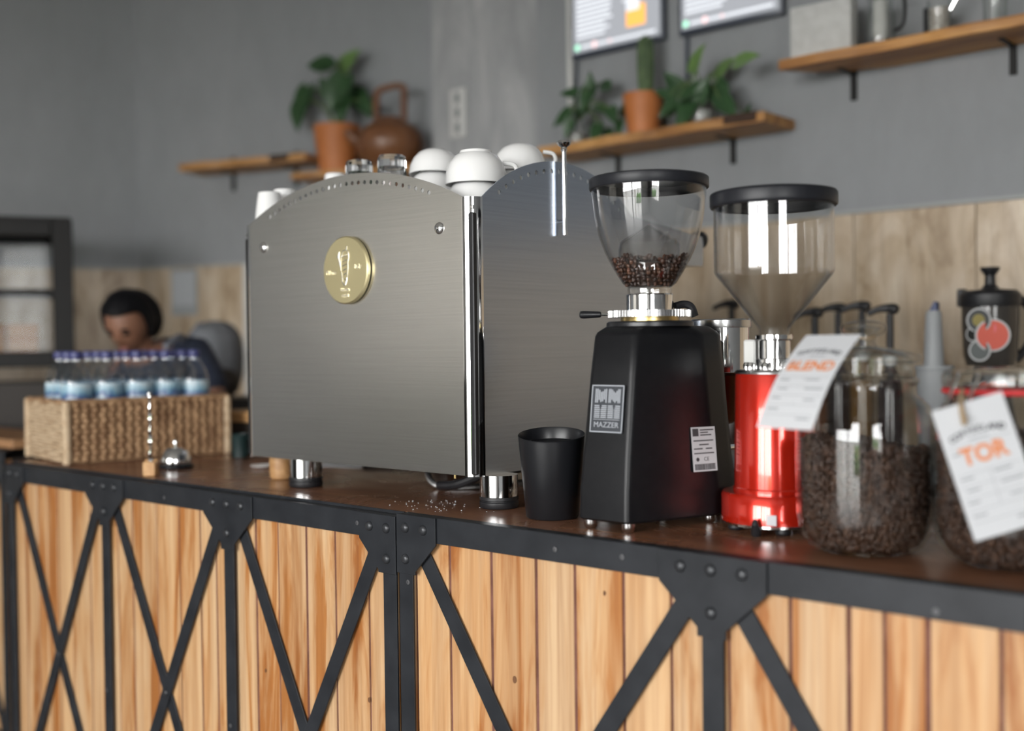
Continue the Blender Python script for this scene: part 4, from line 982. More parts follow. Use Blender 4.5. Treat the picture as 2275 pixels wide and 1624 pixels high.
# glassware
q = on(1958, zS1)
fp = thing('french_press', 'glass coffee press with pale filter on the upper right shelf', 'coffee press', q)
G().lathe([(0, .002), (.035, .002), (.043, .012), (.046, .03), (.045, .1), (.036, .125), (.04, .17), (.042, .2), (.040, .2), (.034, .126), (.043, .1), (.044, .03), (.04, .008), (0, .005)], 36).obj('glass_body', M_JAR, fp)
G().lathe([(0, .03), (.02, .03), (.024, .05), (.022, .15), (0, .15)], 24).obj('paper_filter', M_CANVAS, fp)
G().tube(bend([(.043, 0, .16), (.075, 0, .15), (.075, 0, .07), (.045, 0, .05)]), .006, 8).obj('handle', M_BLKPL, fp)
q = on(2088, zS1)
mc = thing('measuring_cup', 'glass cup with pale grounds and dark handle on the upper right shelf', 'cup', q)
G().lathe([(0, .002), (.03, .002), (.034, .008), (.036, .12), (.034, .12), (.032, .008), (0, .006)], 32).obj('glass_body', M_JAR, mc)
G().lathe([(0, .008), (.03, .008), (.031, .09), (0, .092)], 24).obj('grounds', mottled('pale_grounds', (.28, .25, .22), (.5, .47, .43), 60, .8), mc)
G().box(-.048, -.036, -.006, .006, .02, .1, .002).obj('handle_plate', M_BLKPL, mc)
G().tube([(.034, 0, .08), (.07, 0, .14), (.085, 0, .18)], .005, 8).obj('long_handle', M_CHROME, mc)
q = on(2212, zS1)
gt = G().lathe([(0, 0), (.03, 0), (.032, .004), (.036, .15), (.034, .15), (.03, .012), (0, .01)], 24).obj('tall_glass', M_JAR, None, q); tag(gt, 'tall clear glass near the right end of the upper shelf', 'glass')
# leaves
def leaf_mesh(name, mat, heart=1, droop=.25):
    n = 8; g = G(); rows = []
    for i in range(n+1):
        t = i/n; wd = (math.sin(PI*min(1, t**(.62 if heart else .9)))**.8)*.5*(1-.12*t)
        if heart and t < .12: wd = .26+t
        if i == n: wd = .004
        z = -droop*t*t
        rows.append([(-wd*.75, t-(.12*(1-t) if heart else 0), z+.05), (-wd*.35, t, z+.02), (0, t, z-.01), (wd*.35, t, z+.02), (wd*.75, t-(.12*(1-t) if heart else 0), z+.05)])
    v = [p for r in rows for p in r]; v2 = [(x, y, z-.012) for x, y, z in v]; f = []
    for i in range(n):
        for k in range(4): a = i*5+k; f.append((a, a+1, a+6, a+5)); f.append((len(v)+a, len(v)+a+5, len(v)+a+6, len(v)+a+1))
    N = len(v)
    for i in range(n):
        f.append((i*5, (i+1)*5, N+(i+1)*5, N+i*5)); f.append((i*5+4, N+i*5+4, N+(i+1)*5+4, (i+1)*5+4))
    g.add(v+v2, f); return g.mesh(name, mat, 60)
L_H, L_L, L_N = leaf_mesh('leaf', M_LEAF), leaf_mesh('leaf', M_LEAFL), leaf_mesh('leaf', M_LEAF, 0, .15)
def plant(t, root, leaves, Y, jit=.05, seed=1):
    rnd = random.Random(seed); org = Vector(t.location)
    for i, (px, py, size, ang, kind) in enumerate(leaves):
        p = at(px, py, Y=Y+rnd.uniform(-jit, jit)) - org
        size *= 1.3; a = math.radians(ang)               # direction the tip points, seen from the front; 90 is up
        dirv = Vector((math.cos(a)*.9, -.35+rnd.uniform(-.2, .1), math.sin(a)*.9)).normalized()
        base = p - dirv*size*.5
        nrm = Vector((rnd.uniform(-.25, .25)+.2, -1, .55)); xa = dirv.cross(nrm).normalized(); za = xa.cross(dirv)
        M = Matrix(((xa.x, dirv.x, za.x, base.x), (xa.y, dirv.y, za.y, base.y), (xa.z, dirv.z, za.z, base.z), (0, 0, 0, 1))) @ S(size*.9, size, size)
        o = bpy.data.objects.new('leaf', {'h': L_H, 'l': L_L, 'n': L_N}[kind]); col.objects.link(o); o.parent = t; o.matrix_basis = M
        r0_ = Vector(root); mid = (r0_+base)/2 + Vector((0, 0, .05))
        G().tube(bend([r0_, mid, base], 4), .0028, 6).obj('stem', M_STEM, t)
# vine in a glass jar, left on the plant shelf
def vine_jar(label, px, rad, leaves, seed, h=.11):
    q = on(px, zS2); t = thing('potted_vine', label, 'plant', q)
    G().lathe([(0, .002), (rad*.8, .002), (rad, .02), (rad*1.05, h*.5), (rad*.8, h*.85), (rad*.7, h), (rad*.64, h), (rad*.74, h*.85), (rad*.98, h*.5), (rad*.92, .024), (0, .008)], 32).obj('glass_pot', M_JAR, t)
    G().lathe([(0, .01), (rad*.85, .014), (rad*.95, h*.45), (0, h*.46)], 24).obj('pebbles', mottled('grey_pebbles', (.18, .18, .17), (.42, .42, .4), 70, .6), t)
    plant(t, (0, 0, h*.9), leaves, YS-.03, .06, seed); return t
vine_jar('trailing green vine in a glass jar left of the cactus', 1282, .042, [(1262, 205, .06, 170, 'h'), (1300, 215, .085, 250, 'h'), (1310, 178, .05, 80, 'h'), (1345, 190, .07, -30, 'n'), (1245, 262, .075, 210, 'h'), (1260, 285, .06, 250, 'h'), (1322, 300, .075, 268, 'h'), (1360, 255, .06, 300, 'h'), (1375, 282, .05, 280, 'h'), (1335, 240, .055, 330, 'h'), (1290, 245, .055, 200, 'h'), (1385, 240, .05, 60, 'h'), (1352, 300, .05, 300, 'h')], 11)
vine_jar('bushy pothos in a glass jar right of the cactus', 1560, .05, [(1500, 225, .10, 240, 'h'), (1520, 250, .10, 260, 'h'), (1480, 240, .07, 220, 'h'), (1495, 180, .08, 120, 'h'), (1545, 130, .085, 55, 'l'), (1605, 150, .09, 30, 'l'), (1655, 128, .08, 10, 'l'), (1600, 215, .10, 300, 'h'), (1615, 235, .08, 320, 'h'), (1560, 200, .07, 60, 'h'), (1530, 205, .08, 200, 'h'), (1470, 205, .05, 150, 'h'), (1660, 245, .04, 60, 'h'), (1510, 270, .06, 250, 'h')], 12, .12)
# cactus in terracotta
q = on(1430, zS2); cx = thing('potted_cactus', 'tall columnar cactus in a terracotta pot on the plant shelf', 'plant', q)
dq = (q-CAM).dot(fw); k_ = dq/FPX
pr_, ph_ = 46*k_, 92*k_
G().lathe([(0, 0), (pr_*.68, 0), (pr_*.74, .004), (pr_, ph_*.98), (pr_, ph_), (pr_*.9, ph_), (pr_*.86, ph_*.9), (0, ph_*.9)], 40).obj('terracotta_pot', M_TERRA, cx)
G().lathe([(0, ph_*.9), (pr_*.86, ph_*.905), (0, ph_*.93)], 24).obj('soil', M_SOIL, cx)
rr_ = 17*k_; hh_ = 134*k_
ribs = 10; secs = []
for i in range(15):
    t_ = i/14; z = ph_*.9+hh_*1.05*t_; R_ = rr_*(.85+.2*math.sin(t_*PI*.9))*math.sqrt(max(0.0004, 1-max(0, (t_-.86)/.14)**2))
    secs.append([(R_*(1+.09*math.cos(ribs*a))*math.cos(a)+.01*k_*300*0, R_*(1+.09*math.cos(ribs*a))*math.sin(a), z) for a in [2*PI*j/60 for j in range(60)]])
G().loft(secs).obj('cactus_column', M_CACT, cx, (.012, 0, 0), smooth=60)

# menu screens on the wall
def screen(label, l, r, Y, zb, seed):
    xl, xr = l, r; W_ = xr-xl; H_ = W_*1.55
    t = thing('menu_screen', label, 'screen', (xl, Y, zb))
    G().box(0, W_, -.035, .0, 0, H_, .006, seg=2).obj('bezel', M_FRAME, t)
    pn = G().box(.014, W_-.014, -.0365, -.034, .02, H_-.014).obj('display_panel', M_SCREEN, t, smooth=0)
    rnd = random.Random(seed); e = G()
    z = .075
    while z < H_-.03:
        ln_ = rnd.uniform(.28, .42)*W_; e.box(.03, .03+ln_, -.0372, -.0366, z, z+.010)
        if rnd.random() < .6: e.box(W_*.58, W_*(.58+rnd.uniform(.1, .16)), -.0372, -.0366, z+.1, z+.109)
        if rnd.random() < .6: e.box(W_*.80, W_*.84, -.0372, -.0366, z+.1, z+.11)
        z += .0185
    e.box(.12*W_, .92*W_, -.0372, -.0366, .034, .044)
    o = e.obj('menu_lines', M_SCRW, pn, smooth=0); o['kind'] = 'stuff'
    for i, (fx, m) in enumerate(((.075, M_SCRG), (.27, M_SCRP), (.44, M_SCRP))):
        G().cyl(.012 if i < 2 else .007, 0, .0006, 18, T(W_*fx, -.0366, .04) @ RX(PI/2)).obj('menu_icon', m, pn)
    return t, W_, H_, pn
y_tv = YB-.0005
l1, r1 = at(1269, 128, Y=YB-.035), at(1474, 92, Y=YB-.035)
tv, W1, H1, pn = screen('lit menu screen above the cactus, with a drink picture', l1.x, r1.x, y_tv, (l1.z+r1.z)/2, 3)
G().box(W1*.62, W1*.82, -.0376, -.0366, .075, .155).obj('drink_picture', M_SCRO, pn, smooth=0); G().box(W1*.62, W1*.76, -.0380, -.0376, .135, .19).obj('drink_foam', M_SCRW, pn, smooth=0)
l2, r2 = at(1508, 78, Y=YB-.035), at(1738, 34, Y=YB-.035)
screen('lit menu screen next to the upper right shelf', l2.x, r2.x, y_tv, (l2.z+r2.z)/2, 5)
# conduit, cables, switch plate
qa, qb = at(1257, 0, Y=YB-.02), at(1266, 225, Y=YB-.02)
cn = G().tube(bend([(qb.x, YB-.014, HC), (qb.x, YB-.014, qb.z+.3), (qb.x, YB-.014, qb.z), (qb.x+.012, YB-.03, qb.z-.05)]), .0125, 12).obj('cable_conduit', M_WHITEPL); tag(cn, 'white vertical cable conduit left of the menu screens', 'conduit')
c_ = G().tube(bend([(l1.x+.012, YB-.012, l1.z+.02), (l1.x+.006, YB-.012, l1.z-.1), (l1.x+.004, YB-.03, zS2+.05), (l1.x+.02, YB-.06, zS2+.01)]), .005, 8).obj('screen_cable', M_FRAME); tag(c_, 'dark cable hanging below the menu screen over the cactus shelf', 'cable')
c_ = G().tube(bend([(l2.x+.022, YB-.012, l2.z+.02), (l2.x+.02, YB-.012, l2.z-.1), (l2.x+.03, YB-.02, l2.z-.26)]), .008, 8).obj('screen_cable', M_FRAME); tag(c_, 'dark cable hanging below the right menu screen', 'cable')
q = at(1016, 251, Y=YB-.012); k_ = (q-CAM).dot(fw)/FPX
sw = thing('switch_plate', 'tall white three-gang switch plate on the plastered wall', 'switch', (q.x, YB, q.z))
G().box(-.047, .047, -.012, -.0003, -54*k_, 54*k_, .003, seg=2).obj('plate', M_WHITEPL, sw)
for dz in (33, 0, -33): G().box(-.012, .012, -.0145, -.0118, dz*k_-.022, dz*k_+.022, .002).obj('rocker', P('grey_rocker', (.16, .17, .18), .4), sw)

# ------------------------------------------------------------------ recessed wall: shelves, pot, kettle, poster
def on_recess(px, py, off):
    r = ray(px, py); p0 = A0 + na*off; t = (p0-CAM).dot(na)/r.dot(na); return CAM + r*t
def sA(p): return (p-A0).dot(ta)
pL, pR = on_recess(395, 370, .2), on_recess(680, 333, .2); zA = (pL.z+pR.z)/2
o = along(sA(pL), .001, zA)
shelf('short rustic shelf on the grey wall left of the terracotta pot', o, aang, sA(pR)-sA(pL), .2, .035, 8, [sA(on_recess(520, 390, .0))-sA(pL), sA(on_recess(660, 370, 0))-sA(pL)], bark=((sA(pR)-sA(pL))*.72, (sA(pR)-sA(pL))*.98))
pq0 = on_recess(650, 398, .22); pq1 = on_recess(757, 386, .12); zK = pq1.z
o = along(sA(pq0), .001, zK); 
shelf('rustic shelf under the terracotta pot and brown kettle', o, aang, 1.02, .24, .03, 9, [.3, .8])
pk = on_recess(750, 388, .13); pk.z = zK; k_ = (pk-CAM).dot(fw)/FPX
pt = thing('potted_plant', 'leafy green plant in a terracotta pot beside the brown kettle', 'plant', pk)
G().lathe([(0, 0), (38*k_, 0), (40*k_, .004), (52*k_, 100*k_), (53*k_, 104*k_), (48*k_, 104*k_), (46*k_, 94*k_), (0, 94*k_)], 40).obj('terracotta_pot', M_TERRA, pt)
G().lathe([(0, 94*k_), (46*k_, 95*k_), (0, 98*k_)], 24).obj('soil', M_SOIL, pt)
def plantA(t, root, leaves, seed):
    rnd = random.Random(seed); org = Vector(t.location)
    for px, py, size, ang, kind in leaves:
        p = on_recess(px, py, .13+rnd.uniform(-.05, .07)) - org; a = math.radians(ang)
        dirv = (ta*math.cos(a)*.9 + na*.3 + Vector((0, 0, math.sin(a)*.9))).normalized(); base = p-dirv*size*.5
        nrm = na + Vector((rnd.uniform(-.2, .3), 0, .5)); xa = dirv.cross(nrm).normalized(); za = xa.cross(dirv)
        M = Matrix(((xa.x, dirv.x, za.x, base.x), (xa.y, dirv.y, za.y, base.y), (xa.z, dirv.z, za.z, base.z), (0, 0, 0, 1))) @ S(size, size, size)
        ob = bpy.data.objects.new('leaf', {'h': L_H, 'l': L_L, 'n': L_N}[kind]); col.objects.link(ob); ob.parent = t; ob.matrix_basis = M
        r_ = Vector(root); G().tube(bend([r_, (r_+base)/2+Vector((0, 0, .06)), base], 4), .004, 6).obj('stem', M_STEM, t)
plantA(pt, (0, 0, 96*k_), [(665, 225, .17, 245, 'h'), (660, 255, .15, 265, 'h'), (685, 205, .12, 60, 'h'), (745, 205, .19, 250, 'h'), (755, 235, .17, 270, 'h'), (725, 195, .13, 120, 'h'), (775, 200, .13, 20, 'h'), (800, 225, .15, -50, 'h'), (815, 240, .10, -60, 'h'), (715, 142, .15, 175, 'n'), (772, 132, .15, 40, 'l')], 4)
kk = on_recess(868, 350, .185); kk.z = zK; k_ = (kk-CAM).dot(fw)/FPX
kt = thing('clay_kettle', 'round brown earthenware kettle with tall square handle on the rustic shelf', 'kettle', kk)
zz = [(0, 0), (48, 0), (60, 6), (74, 28), (78, 46), (72, 66), (56, 80), (36, 88), (30, 90), (28, 96), (12, 100), (0, 101)]
G().lathe([(r*k_, z*k_*1.12) for r, z in zz], 44).obj('kettle_body', M_KETTLE, kt)
hd2 = [(-29, 84), (-30, 130), (-28, 164), (-14, 174), (14, 180), (28, 178), (32, 168), (31, 130), (30, 84)]
hx = Vector((r0.x, r0.y, 0))
G().tube(bend([hx*(a*k_)+Vector((0, 0, b*k_)) for a, b in hd2], 4), 8*k_, 10).obj('handle', M_KETTLE, kt)
G().tube(bend([hx*(-60*k_)+Vector((0, 0, 50*k_)), hx*(-85*k_)+Vector((0, 0, 66*k_)), hx*(-96*k_)+Vector((0, 0, 84*k_))], 5), [13*k_-i*.0006 for i in range(11)], 10).obj('spout', M_KETTLE, kt)
ps = [on_recess(381, 600, .016), on_recess(437, 597, .016), on_recess(437, 700, .016)]
pw_, ph2 = sA(ps[1])-sA(ps[0]), ps[1].z-ps[2].z
pst = thing('wall_notice', 'pale framed paper notice on the wood-look tiles behind the person', 'notice', along(sA(ps[0]), .0125, ps[2].z), aang)
G().box(0, pw_, -.008, 0, 0, ph2, .001).obj('backing', M_GREYPL, pst); G().box(.01, pw_-.01, -.0095, -.0078, .05, ph2-.01).obj('sheet', P('printed_sheet', (.46, .48, .5), .6), pst, smooth=0)

# ------------------------------------------------------------------ back counter behind the barista: pumps, juicer, grey beaker
bc = thing('back_counter', 'low grey counter along the back wall holding syrup pumps and juicer', 'counter', (0, 0, 0))
G().box(-3.3, 1.2, 3.02, YB-.014, 0, 1.0).obj('cabinet_body', M_DKBRN, bc, smooth=0); G().box(-3.32, 1.22, 3.0, YB-.014, 1.0, 1.04, .004).obj('counter_top', M_GREYPL, bc)
ZB = 1.04
amber = [P('syrup_%d' % i, c, .15) for i, c in enumerate(((.05, .02, .01), (.12, .04, .01), (.04, .03, .03), (.16, .09, .03), (.03, .02, .02)))]
for i, (px, py, Y, lb) in enumerate(((1625, 672, 3.34, 'syrup bottle with black pump, farthest left, behind the steel doser'), (1810, 690, 3.24, 'syrup bottle with black pump, just right of the red grinder hopper'), (1862, 680, 3.34, 'syrup bottle with black pump, second right of the red grinder hopper'), (1915, 676, 3.28, 'syrup bottle with black pump directly behind the jar knob'), (1977, 682, 3.22, 'syrup bottle with black pump nearest the grey beaker'))):
    q = at(px, py, Y=Y); t = thing('syrup_bottle', lb, 'bottle', (q.x, Y, ZB), 0, 'syrup pump bottles on the back counter'); h = q.z-ZB
    hb = h-.17
    G().lathe([(0, 0), (.034, 0), (.037, .004), (.037, hb*.7), (.03, hb*.85), (.016, hb*.96), (.016, hb), (0, hb)], 28).obj('bottle_body', amber[i], t)
    G().lathe([(0, hb), (.021, hb), (.021, hb+.03), (.012, hb+.036), (0, hb+.036)], 20).obj('pump_collar', M_WHITEPL, t)
    G().cyl(.0105, hb+.036, h-.02, 12).obj('pump_stem', M_RUB, t)
    G().tube(bend([(.022, .0, h-.01), (0, 0, h-.004), (-.03, -.01, h-.006), (-.06, -.02, h-.02)], 5), [.013, .0145, .016, .016, .016, .015, .014, .013, .012, .011, .010, .010, .009, .009, .008, .007], 10).obj('pump_spout', M_RUB, t)
q = at(2075, 1000, Y=2.95); 
q = at(2074, 690, Y=3.16); k_ = (q-CAM).dot(fw)/FPX; hq = q.z-ZB
gb = thing('grey_beaker', 'grey plastic beaker with narrow grey tube and dark blue tip', 'beaker', (q.x, 3.16, ZB))
hb = at(2074, 812, Y=3.16).z-ZB
G().lathe([(0, 0), (30*k_, 0), (32*k_, .004), (39*k_, hb-.012), (42*k_, hb-.01), (42*k_, hb), (38*k_, hb), (30*k_, .01), (0, .01)], 36).obj('beaker_body', M_GREYPL, gb)
G().lathe([(0, .02), (22*k_, .02), (22*k_, hb), (17*k_, hq-.008), (14*k_, hq), (0, hq)], 28).obj('inner_tube', M_GREYPL, gb)
G().prism([(-8*k_, hq-.002), (10*k_, hq-.002), (10*k_, hq+.022), (4*k_, hq+.026)], -.01, .01, 'xz').obj('blue_tip', M_BLUE, gb, smooth=0)
# juicer
JY = 3.28; q = at(2200, 700, Y=JY); k_ = (q-CAM).dot(fw)/FPX
def jz(py): return at(2200, py, Y=JY).z-ZB
ju = thing('juicer', 'black upright juicer with round coloured stickers on the back counter', 'juicer', (q.x, JY, ZB))
G().lathe([(0, 0), (62*k_, 0), (66*k_, .01), (60*k_, .06), (34*k_, jz(815)), (0, jz(815))], 36).obj('motor_base', M_BLKPL, ju)
G().lathe([(0, jz(815)), (50*k_, jz(812)), (56*k_, jz(790)), (60*k_, jz(720)), (60*k_, jz(682)), (0, jz(682))], 40).obj('drum', P('smoked_drum', (.05, .045, .04), .15), ju)
G().lathe([(0, jz(682)), (62*k_, jz(682)), (64*k_, jz(676)), (64*k_, jz(655)), (56*k_, jz(646)), (20*k_, jz(642)), (12*k_, jz(632)), (11*k_, jz(612)), (20*k_, jz(600)), (21*k_, jz(594)), (0, jz(592))], 40).obj('feed_lid', M_RUB, ju)
G().box(-70*k_, -52*k_, -12*k_, 12*k_, jz(680), jz(640), .004).obj('lid_latch', M_RUB, ju)
G().tube(bend([hx*(56*k_)+Vector((0, 0, jz(660))), hx*(90*k_)+Vector((0, 0, jz(690))), hx*(88*k_)+Vector((0, 0, jz(760))), hx*(56*k_)+Vector((0, 0, jz(800)))], 6), .013, 10).obj('handle', M_RUB, ju)
cdir = Vector((-q.x, -JY, 0)).normalized(); sdir = Vector((-cdir.y, cdir.x, 0))
def disc(px, py, r, mats):
    off = (px-2200)*k_; R_ = 62*k_; th = math.asin(max(-.95, min(.95, off/R_))); n_ = cdir*math.cos(th)+sdir*math.sin(th)
    n_ = cdir*math.cos(th) + hx*math.sin(th); n_.normalize(); p = n_*(R_+.001)+Vector((0, 0, jz(py)))
    M = frame(p, Vector((0, 0, 1)).cross(n_)*1.0, Vector((0, 0, 1)))
    s = None
    for i, (f_, m) in enumerate(mats):
        o = G().cyl(r*f_*k_, 0, .0012+.0008*i, 28, M @ RX(PI/2)).obj('round_sticker' if i == 0 else 'sticker_print', m, s if s else ju)
        if i == 0: s = o
    return s
pal = {'w': P('sticker_grey', (.5, .5, .5), .5), 'k': P('sticker_black', (.02, .022, .02), .4), 'r': P('sticker_red', (.6, .06, .02), .4), 'o': P('sticker_olive', (.25, .2, .04), .4), 'p': P('sticker_pink', (.7, .1, .12), .4), 'g': P('sticker_slate', (.07, .08, .075), .4)}
disc(2172, 712, 27, [(1, pal['w']), (.86, pal['k']), (.5, pal['o'])]); disc(2205, 745, 36, [(1, pal['w']), (.88, pal['r'])]); disc(2156, 742, 17, [(1, pal['w']), (.8, pal['k'])]); disc(2174, 778, 24, [(1, pal['w']), (.84, pal['g'])]); disc(2198, 730, 14, [(1, pal['p'])])

# ------------------------------------------------------------------ display cabinet at the left, boxes inside
fr = at(163, 489, d=4.95); fz = fr.z
_r = ray(163, 489); CA = math.atan2(_r.y, _r.x)-PI/2
cabn = thing('display_cabinet', 'black framed glass display cabinet at the left wall', 'cabinet', (fr.x, fr.y, 0), CA)
CW, CD = 1.0, .5; pxm = 4.95/FPX; zm = at(60, 790, d=4.95).z
for x in (-CW, -.045*2): 
    for y in (0, CD-.05): G().box(x, x+.085 if x > -CW else x+.05, y, y+.05, 0, fz, .003).obj('frame_post', M_BRACKET, cabn)
for z in (fz-.07, zm-.05):
    for y in (0, CD-.05): G().box(-CW+.052, -.092, y, y+.05, z, z+.068, .003).obj('frame_rail', M_BRACKET, cabn)
G().box(-CW+.01, -.01, .01, CD-.01, fz, fz+.012).obj('cabinet_top', M_BRACKET, cabn, smooth=0)
zsh = at(60, 657, d=4.95).z
G().box(-CW+.052, -.092, .02, CD-.02, zsh, zsh+.028).obj('inner_shelf', M_BRACKET, cabn, smooth=0)
G().box(-CW+.02, -.02, .02, CD-.02, zm-.052, zm-.03).obj('cabinet_floor', M_BRACKET, cabn, smooth=0)
G().box(-CW+.02, -.02, .03, CD-.02, .02, zm-.12).obj('lower_cupboard', M_DKBRN, cabn, smooth=0)
G().box(-CW+.055, -.095, .02, .024, zm+.02, fz-.072).obj('front_pane', M_PANE, cabn, smooth=0)
G().box(-.03, -.026, .052, CD-.052, zm+.02, fz-.072).obj('side_pane', M_PANE, cabn, smooth=0)
MC = T(fr.x, fr.y, 0) @ RZ(CA)
for i, (a, b, lb) in enumerate(((-.42, -.29, 'plain wooden box in the display cabinet, cut by the left picture edge'), (-.28, -.155, 'plain wooden box in the display cabinet, right of its twin'))):
    t = thing('wooden_box', lb, 'box', MC @ Vector(((a+b)/2, .2, zm-.029)), CA); hw = (b-a)/2
    for k in range(4): G().box(-hw, hw, -.08, .08, .0425*k+.0005, .0425*k+.041, .003).obj('slat', M_BOX, t)
wb = G().lathe([(0, 0), (.05, 0), (.06, .03), (.055, .07), (.03, .09), (0, .092)], 24).obj('sugar_bowl', M_CER, None, MC @ Vector((-.40, .2, zsh+.0285))); tag(wb, 'white round bowl on the upper shelf of the display cabinet', 'bowl')

# ------------------------------------------------------------------ side cabinet with grey bundle, and the person
cb0 = at(505, 884, d=5.0); 
sc_ = G().box(-.17, .25, -.12, .2, 0, cb0.z, .004).obj('side_cabinet', [M_DKBRN], None, (cb0.x+.02, cb0.y+.12, 0), (0, 0, math.atan2(r0.y, r0.x)), smooth=0); tag(sc_, 'low dark cabinet between the person and the espresso machine', 'cabinet')
def blob(c, r, n=24, m=16, p=2.6):
    v = []; g = G().ball((0, 0, 0), 1, n, m)
    return g.map(lambda q: Vector((c[0]+r[0]*math.copysign(abs(q.x)**(2/p), q.x), c[1]+r[1]*math.copysign(abs(q.y)**(2/p), q.y), c[2]+r[2]*math.copysign(abs(q.z)**(2/p), q.z))))
bt = at(478, 712, d=5.08); bb_ = cb0.z; hB = bt.z-bb_
bu = thing('grey_bag', 'grey rounded cloth bag standing behind the water bottles', 'bag', (bt.x, bt.y, bb_), math.atan2(r0.y, r0.x))
blob((0, 0, hB*.5), (.125, .09, hB*.5)).obj('bag_body', M_GREYCL, bu, smooth=60)
blob((-.02, -.05, hB*.62), (.085, .055, hB*.3)).obj('bag_highlight', P('grey_cloth_highlight', (.22, .23, .25), .8), bu, smooth=60)  # lighter bulge standing in for the highlight on the grey cloth
blob((.03, -.045, hB*.2), (.085, .07, hB*.2)).obj('bag_base', M_DKBRN, bu, smooth=60)
G().tube(bend([(-.1, -.06, hB*.2), (-.12, -.1, hB*.6), (-.05, -.06, hB*.97)]), .011, 8).obj('bag_strap', M_APRON, bu)

pc = at(287, 718, d=4.25)                                  # head centre
pe = thing('person', 'person with dark hair and navy top bending down behind the water bottles', 'person', (pc.x, pc.y, 0))
fac = Vector((-pc.x, -pc.y, 0)).normalized(); lf = -hx     # towards camera, towards picture left
face = (fac*.8 + lf*.42 + Vector((0, 0, -.55))).normalized()
hz_ = pc.z
def skin_mesh(name, verts, edges, mat, parent, sub=2):
    me = bpy.data.meshes.new(name); me.from_pydata([v[0] for v in verts], edges, []); o = bpy.data.objects.new(name, me); col.objects.link(o)
    mod = o.modifiers.new('skin', 'SKIN')
    for i, (p, r) in enumerate(verts): me.skin_vertices[0].data[i].radius = (r, r) if not isinstance(r, tuple) else r
    me.skin_vertices[0].data[0].use_root = True
    o.modifiers.new('smooth', 'SUBSURF').levels = sub
    dg = bpy.context.evaluated_depsgraph_get(); bpy.context.view_layer.update(); dg = bpy.context.evaluated_depsgraph_get()
    m2_ = bpy.data.meshes.new_from_object(o.evaluated_get(dg)); bpy.data.objects.remove(o); return m2_
bk_ = -fac                                                 # away from the camera
rt_ = hx
pelv = bk_*.30 + rt_*.22 + Vector((0, 0, .93)); 
chest = bk_*.16 + rt_*.13 + Vector((0, 0, hz_-.22)); neck = bk_*.07 + rt_*.05 + Vector((0, 0, hz_-.09))
shR = chest + rt_*.15 + bk_*.04 + Vector((0, 0, .09)); shL = chest - rt_*.16 + Vector((0, 0, .05))
elR = shR + rt_*.08 + fac*.12 + Vector((0, 0, -.27)); haR = elR - rt_*.14 + fac*.2 + Vector((0, 0, -.05))
elL = shL - rt_*.08 + fac*.10 + Vector((0, 0, -.27)); haL = elL + rt_*.1 + fac*.2 + Vector((0, 0, -.05))
hipR, hipL = pelv+rt_*.09, pelv-rt_*.09
knR, knL = hipR+fac*.06+Vector((0, 0, -.43)), hipL+fac*.06+Vector((0, 0, -.43))
anR, anL = Vector((knR.x, knR.y, .08))+bk_*.03, Vector((knL.x, knL.y, .08))+bk_*.03
V_ = [(pelv, .13), (pelv*.5+chest*.5, .125), (chest, (.13, .12)), (neck, .052), (neck*.4+Vector((0, 0, hz_))*.6, .06), (shR, .06), (elR, .042), (haR, .03), (haR+fac*.06, .026), (shL, .06), (elL, .042), (haL, .03), (haL+fac*.06, .026), (hipR, .09), (knR, .06), (anR, .04), (anR+fac*.14+Vector((0, 0, -.045)), .032), (hipL, .09), (knL, .06), (anL, .04), (anL+fac*.14+Vector((0, 0, -.045)), .032)]
E_ = [(0, 1), (1, 2), (2, 3), (3, 4), (2, 5), (5, 6), (6, 7), (7, 8), (2, 9), (9, 10), (10, 11), (11, 12), (0, 13), (13, 14), (14, 15), (15, 16), (0, 17), (17, 18), (18, 19), (19, 20)]
bme = skin_mesh('body', V_, E_, M_SKIN, pe)
bg_ = G(); bg_.add([v.co for v in bme.vertices], [tuple(p.vertices) for p in bme.polygons])
# head with a modelled face, joined to the body mesh
FM = frame(Vector((0, 0, hz_)), face.cross(Vector((0, 0, 1)))*-1, Vector((0, 0, 1)) - face*face.z)
FM = frame(Vector((0, 0, hz_)), Vector((0, 0, 1)).cross(face), Vector((0, 0, 1))-face*Vector((0, 0, 1)).dot(face))
# local frame of the head: x to its side, y backwards/forwards, z up along the skull
fy_ = (FM.to_3x3().inverted() @ face); fs = 1 if fy_.y > 0 else -1
def headf(p):
    x, y, z = p.x, p.y*fs, p.z                       # y > 0 is the face side
    w_ = 1-.22*max(0, -z)**1.2
    X, Y_, Z = x*.078*w_, y*.096*(1-.1*max(0, -z)), z*.118
    if y > .3:
        Y_ += .020*math.exp(-((x/.14)**2+((z+.12)/.2)**2))          # nose
        Y_ -= .010*(math.exp(-(((abs(x)-.36)/.16)**2+((z-.06)/.12)**2)))   # eye sockets
        Y_ += .006*math.exp(-((x/.3)**2+((z+.48)/.08)**2))          # lips
        Y_ += .007*math.exp(-((x/.3)**2+((z+.8)/.15)**2))           # chin
        Y_ += .005*math.exp(-(((abs(x)-.36)/.25)**2+((z-.24)/.09)**2))  # brow
    return FM @ Vector((X, Y_*fs, Z))
hd_ = G().ball((0, 0, 0), 1, 36, 28)
hv = [headf(Vector(p)) for p in hd_.v]
bg_.add(hv, hd_.f)
for s_ in (-1, 1): bg_.ball((0, 0, 0), 1, 10, 8, FM @ T(s_*.078, -.01*fs, -.005) @ S(.012, .022, .032))
bo = bg_.obj('body', M_SKIN, pe, smooth=60)
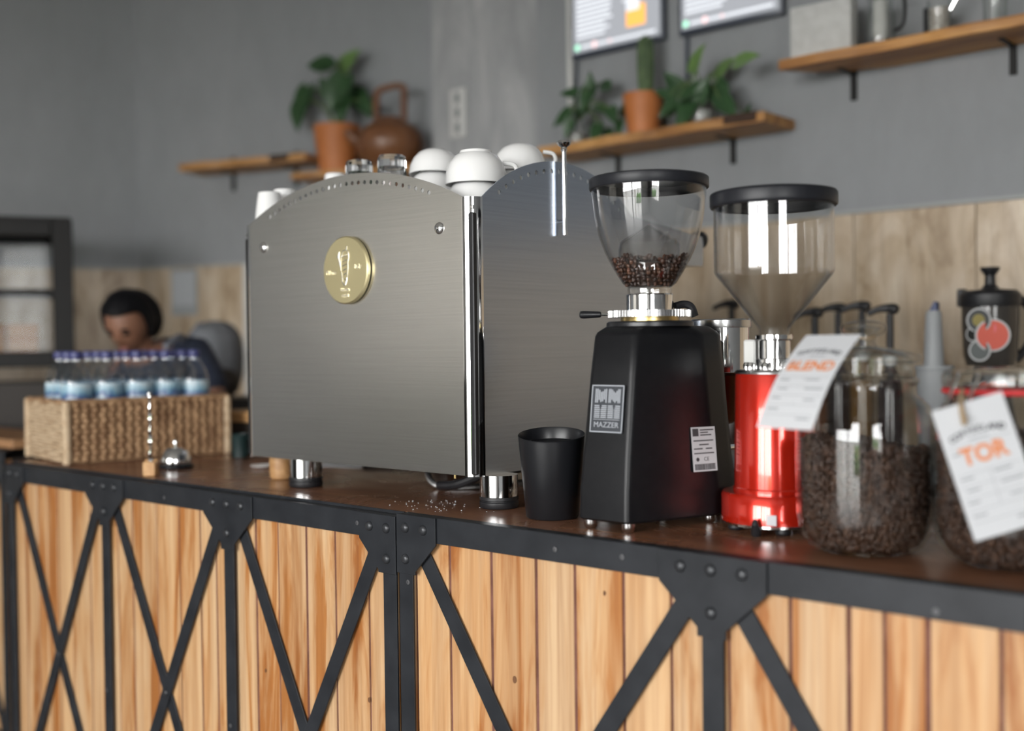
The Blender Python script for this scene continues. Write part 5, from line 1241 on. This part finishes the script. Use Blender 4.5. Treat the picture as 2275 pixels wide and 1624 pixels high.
for s_ in (-1, 1): G().ball((0, 0, 0), 1, 12, 8, FM @ T(s_*.031, .083*fs, .007) @ S(.014, .010, .0055)).obj('eye', M_HAIR, bo); G().ball((0, 0, 0), 1, 10, 6, FM @ T(s_*.031, .089*fs, .028) @ S(.02, .006, .005)).obj('eyebrow', M_HAIR, bo)
G().ball((0, 0, 0), 1, 14, 8, FM @ T(0, .089*fs, -.056) @ S(.024, .008, .008)).obj('lips', P('lip_skin', (.2, .07, .055), .5), bo)
hg2 = G().ball((0, 0, 0), 1, 32, 22)
def hairf(p):
    y = p.y*fs; X, Y_, Z = p.x*.099, p.y*.116, p.z*.128+.008
    if y > .25 and p.z < .62: k = min(1, (y-.25)*2.4)*min(1, (.62-p.z)*4); Y_ -= fs*.075*k; X *= 1-.18*k
    if p.z < -.35: Z = -.35*.132+.012+(p.z+.35)*.06
    w_ = .004*math.sin(p.x*23+p.z*11)+.003*math.sin(p.y*17)
    return FM @ Vector((X*(1+w_*4), Y_*(1+w_*3), Z*(1+w_*2)))
hg2.map(hairf).obj('hair', M_HAIR, pe, smooth=70)
G().ball((0, 0, 0), 1, 22, 16, FM @ T(0, -.07*fs, -.01) @ S(.095, .075, .11)).obj('hair_back', M_HAIR, pe)
SV = [(pelv, .142), (pelv*.5+chest*.5, .14), (chest, (.165, .15)), (neck*.93+chest*.07, .088), (shR, .09), (shR*.4+elR*.6, .062), (shL, .08), (shL*.4+elL*.6, .062)]
sm_ = skin_mesh('shirt', SV, [(0, 1), (1, 2), (2, 3), (2, 4), (4, 5), (2, 6), (6, 7)], M_NAVY, pe)
sg_ = G(); sg_.add([v.co for v in sm_.vertices], [tuple(p.vertices) for p in sm_.polygons]); sg_.obj('shirt', M_NAVY, pe, smooth=60)
G().tube(bend([neck+rt_*.085+fac*.085, chest*.5+shR*.5+fac*.06+Vector((0, 0, .12)), chest+bk_*.13+rt_*.08+Vector((0, 0, .02))], 6), .013, 8).obj('apron_strap', M_APRON, pe)
TV_ = [(pelv, .15), (hipR, .105), (knR, .075), (anR+Vector((0, 0, .03)), .058), (hipL, .105), (knL, .075), (anL+Vector((0, 0, .03)), .058)]
tm_ = skin_mesh('trousers', TV_, [(0, 1), (1, 2), (2, 3), (0, 4), (4, 5), (5, 6)], M_DKBRN, pe)
tg_ = G(); tg_.add([v.co for v in tm_.vertices], [tuple(p.vertices) for p in tm_.polygons]); tg_.obj('trousers', M_DKBRN, pe, smooth=60)
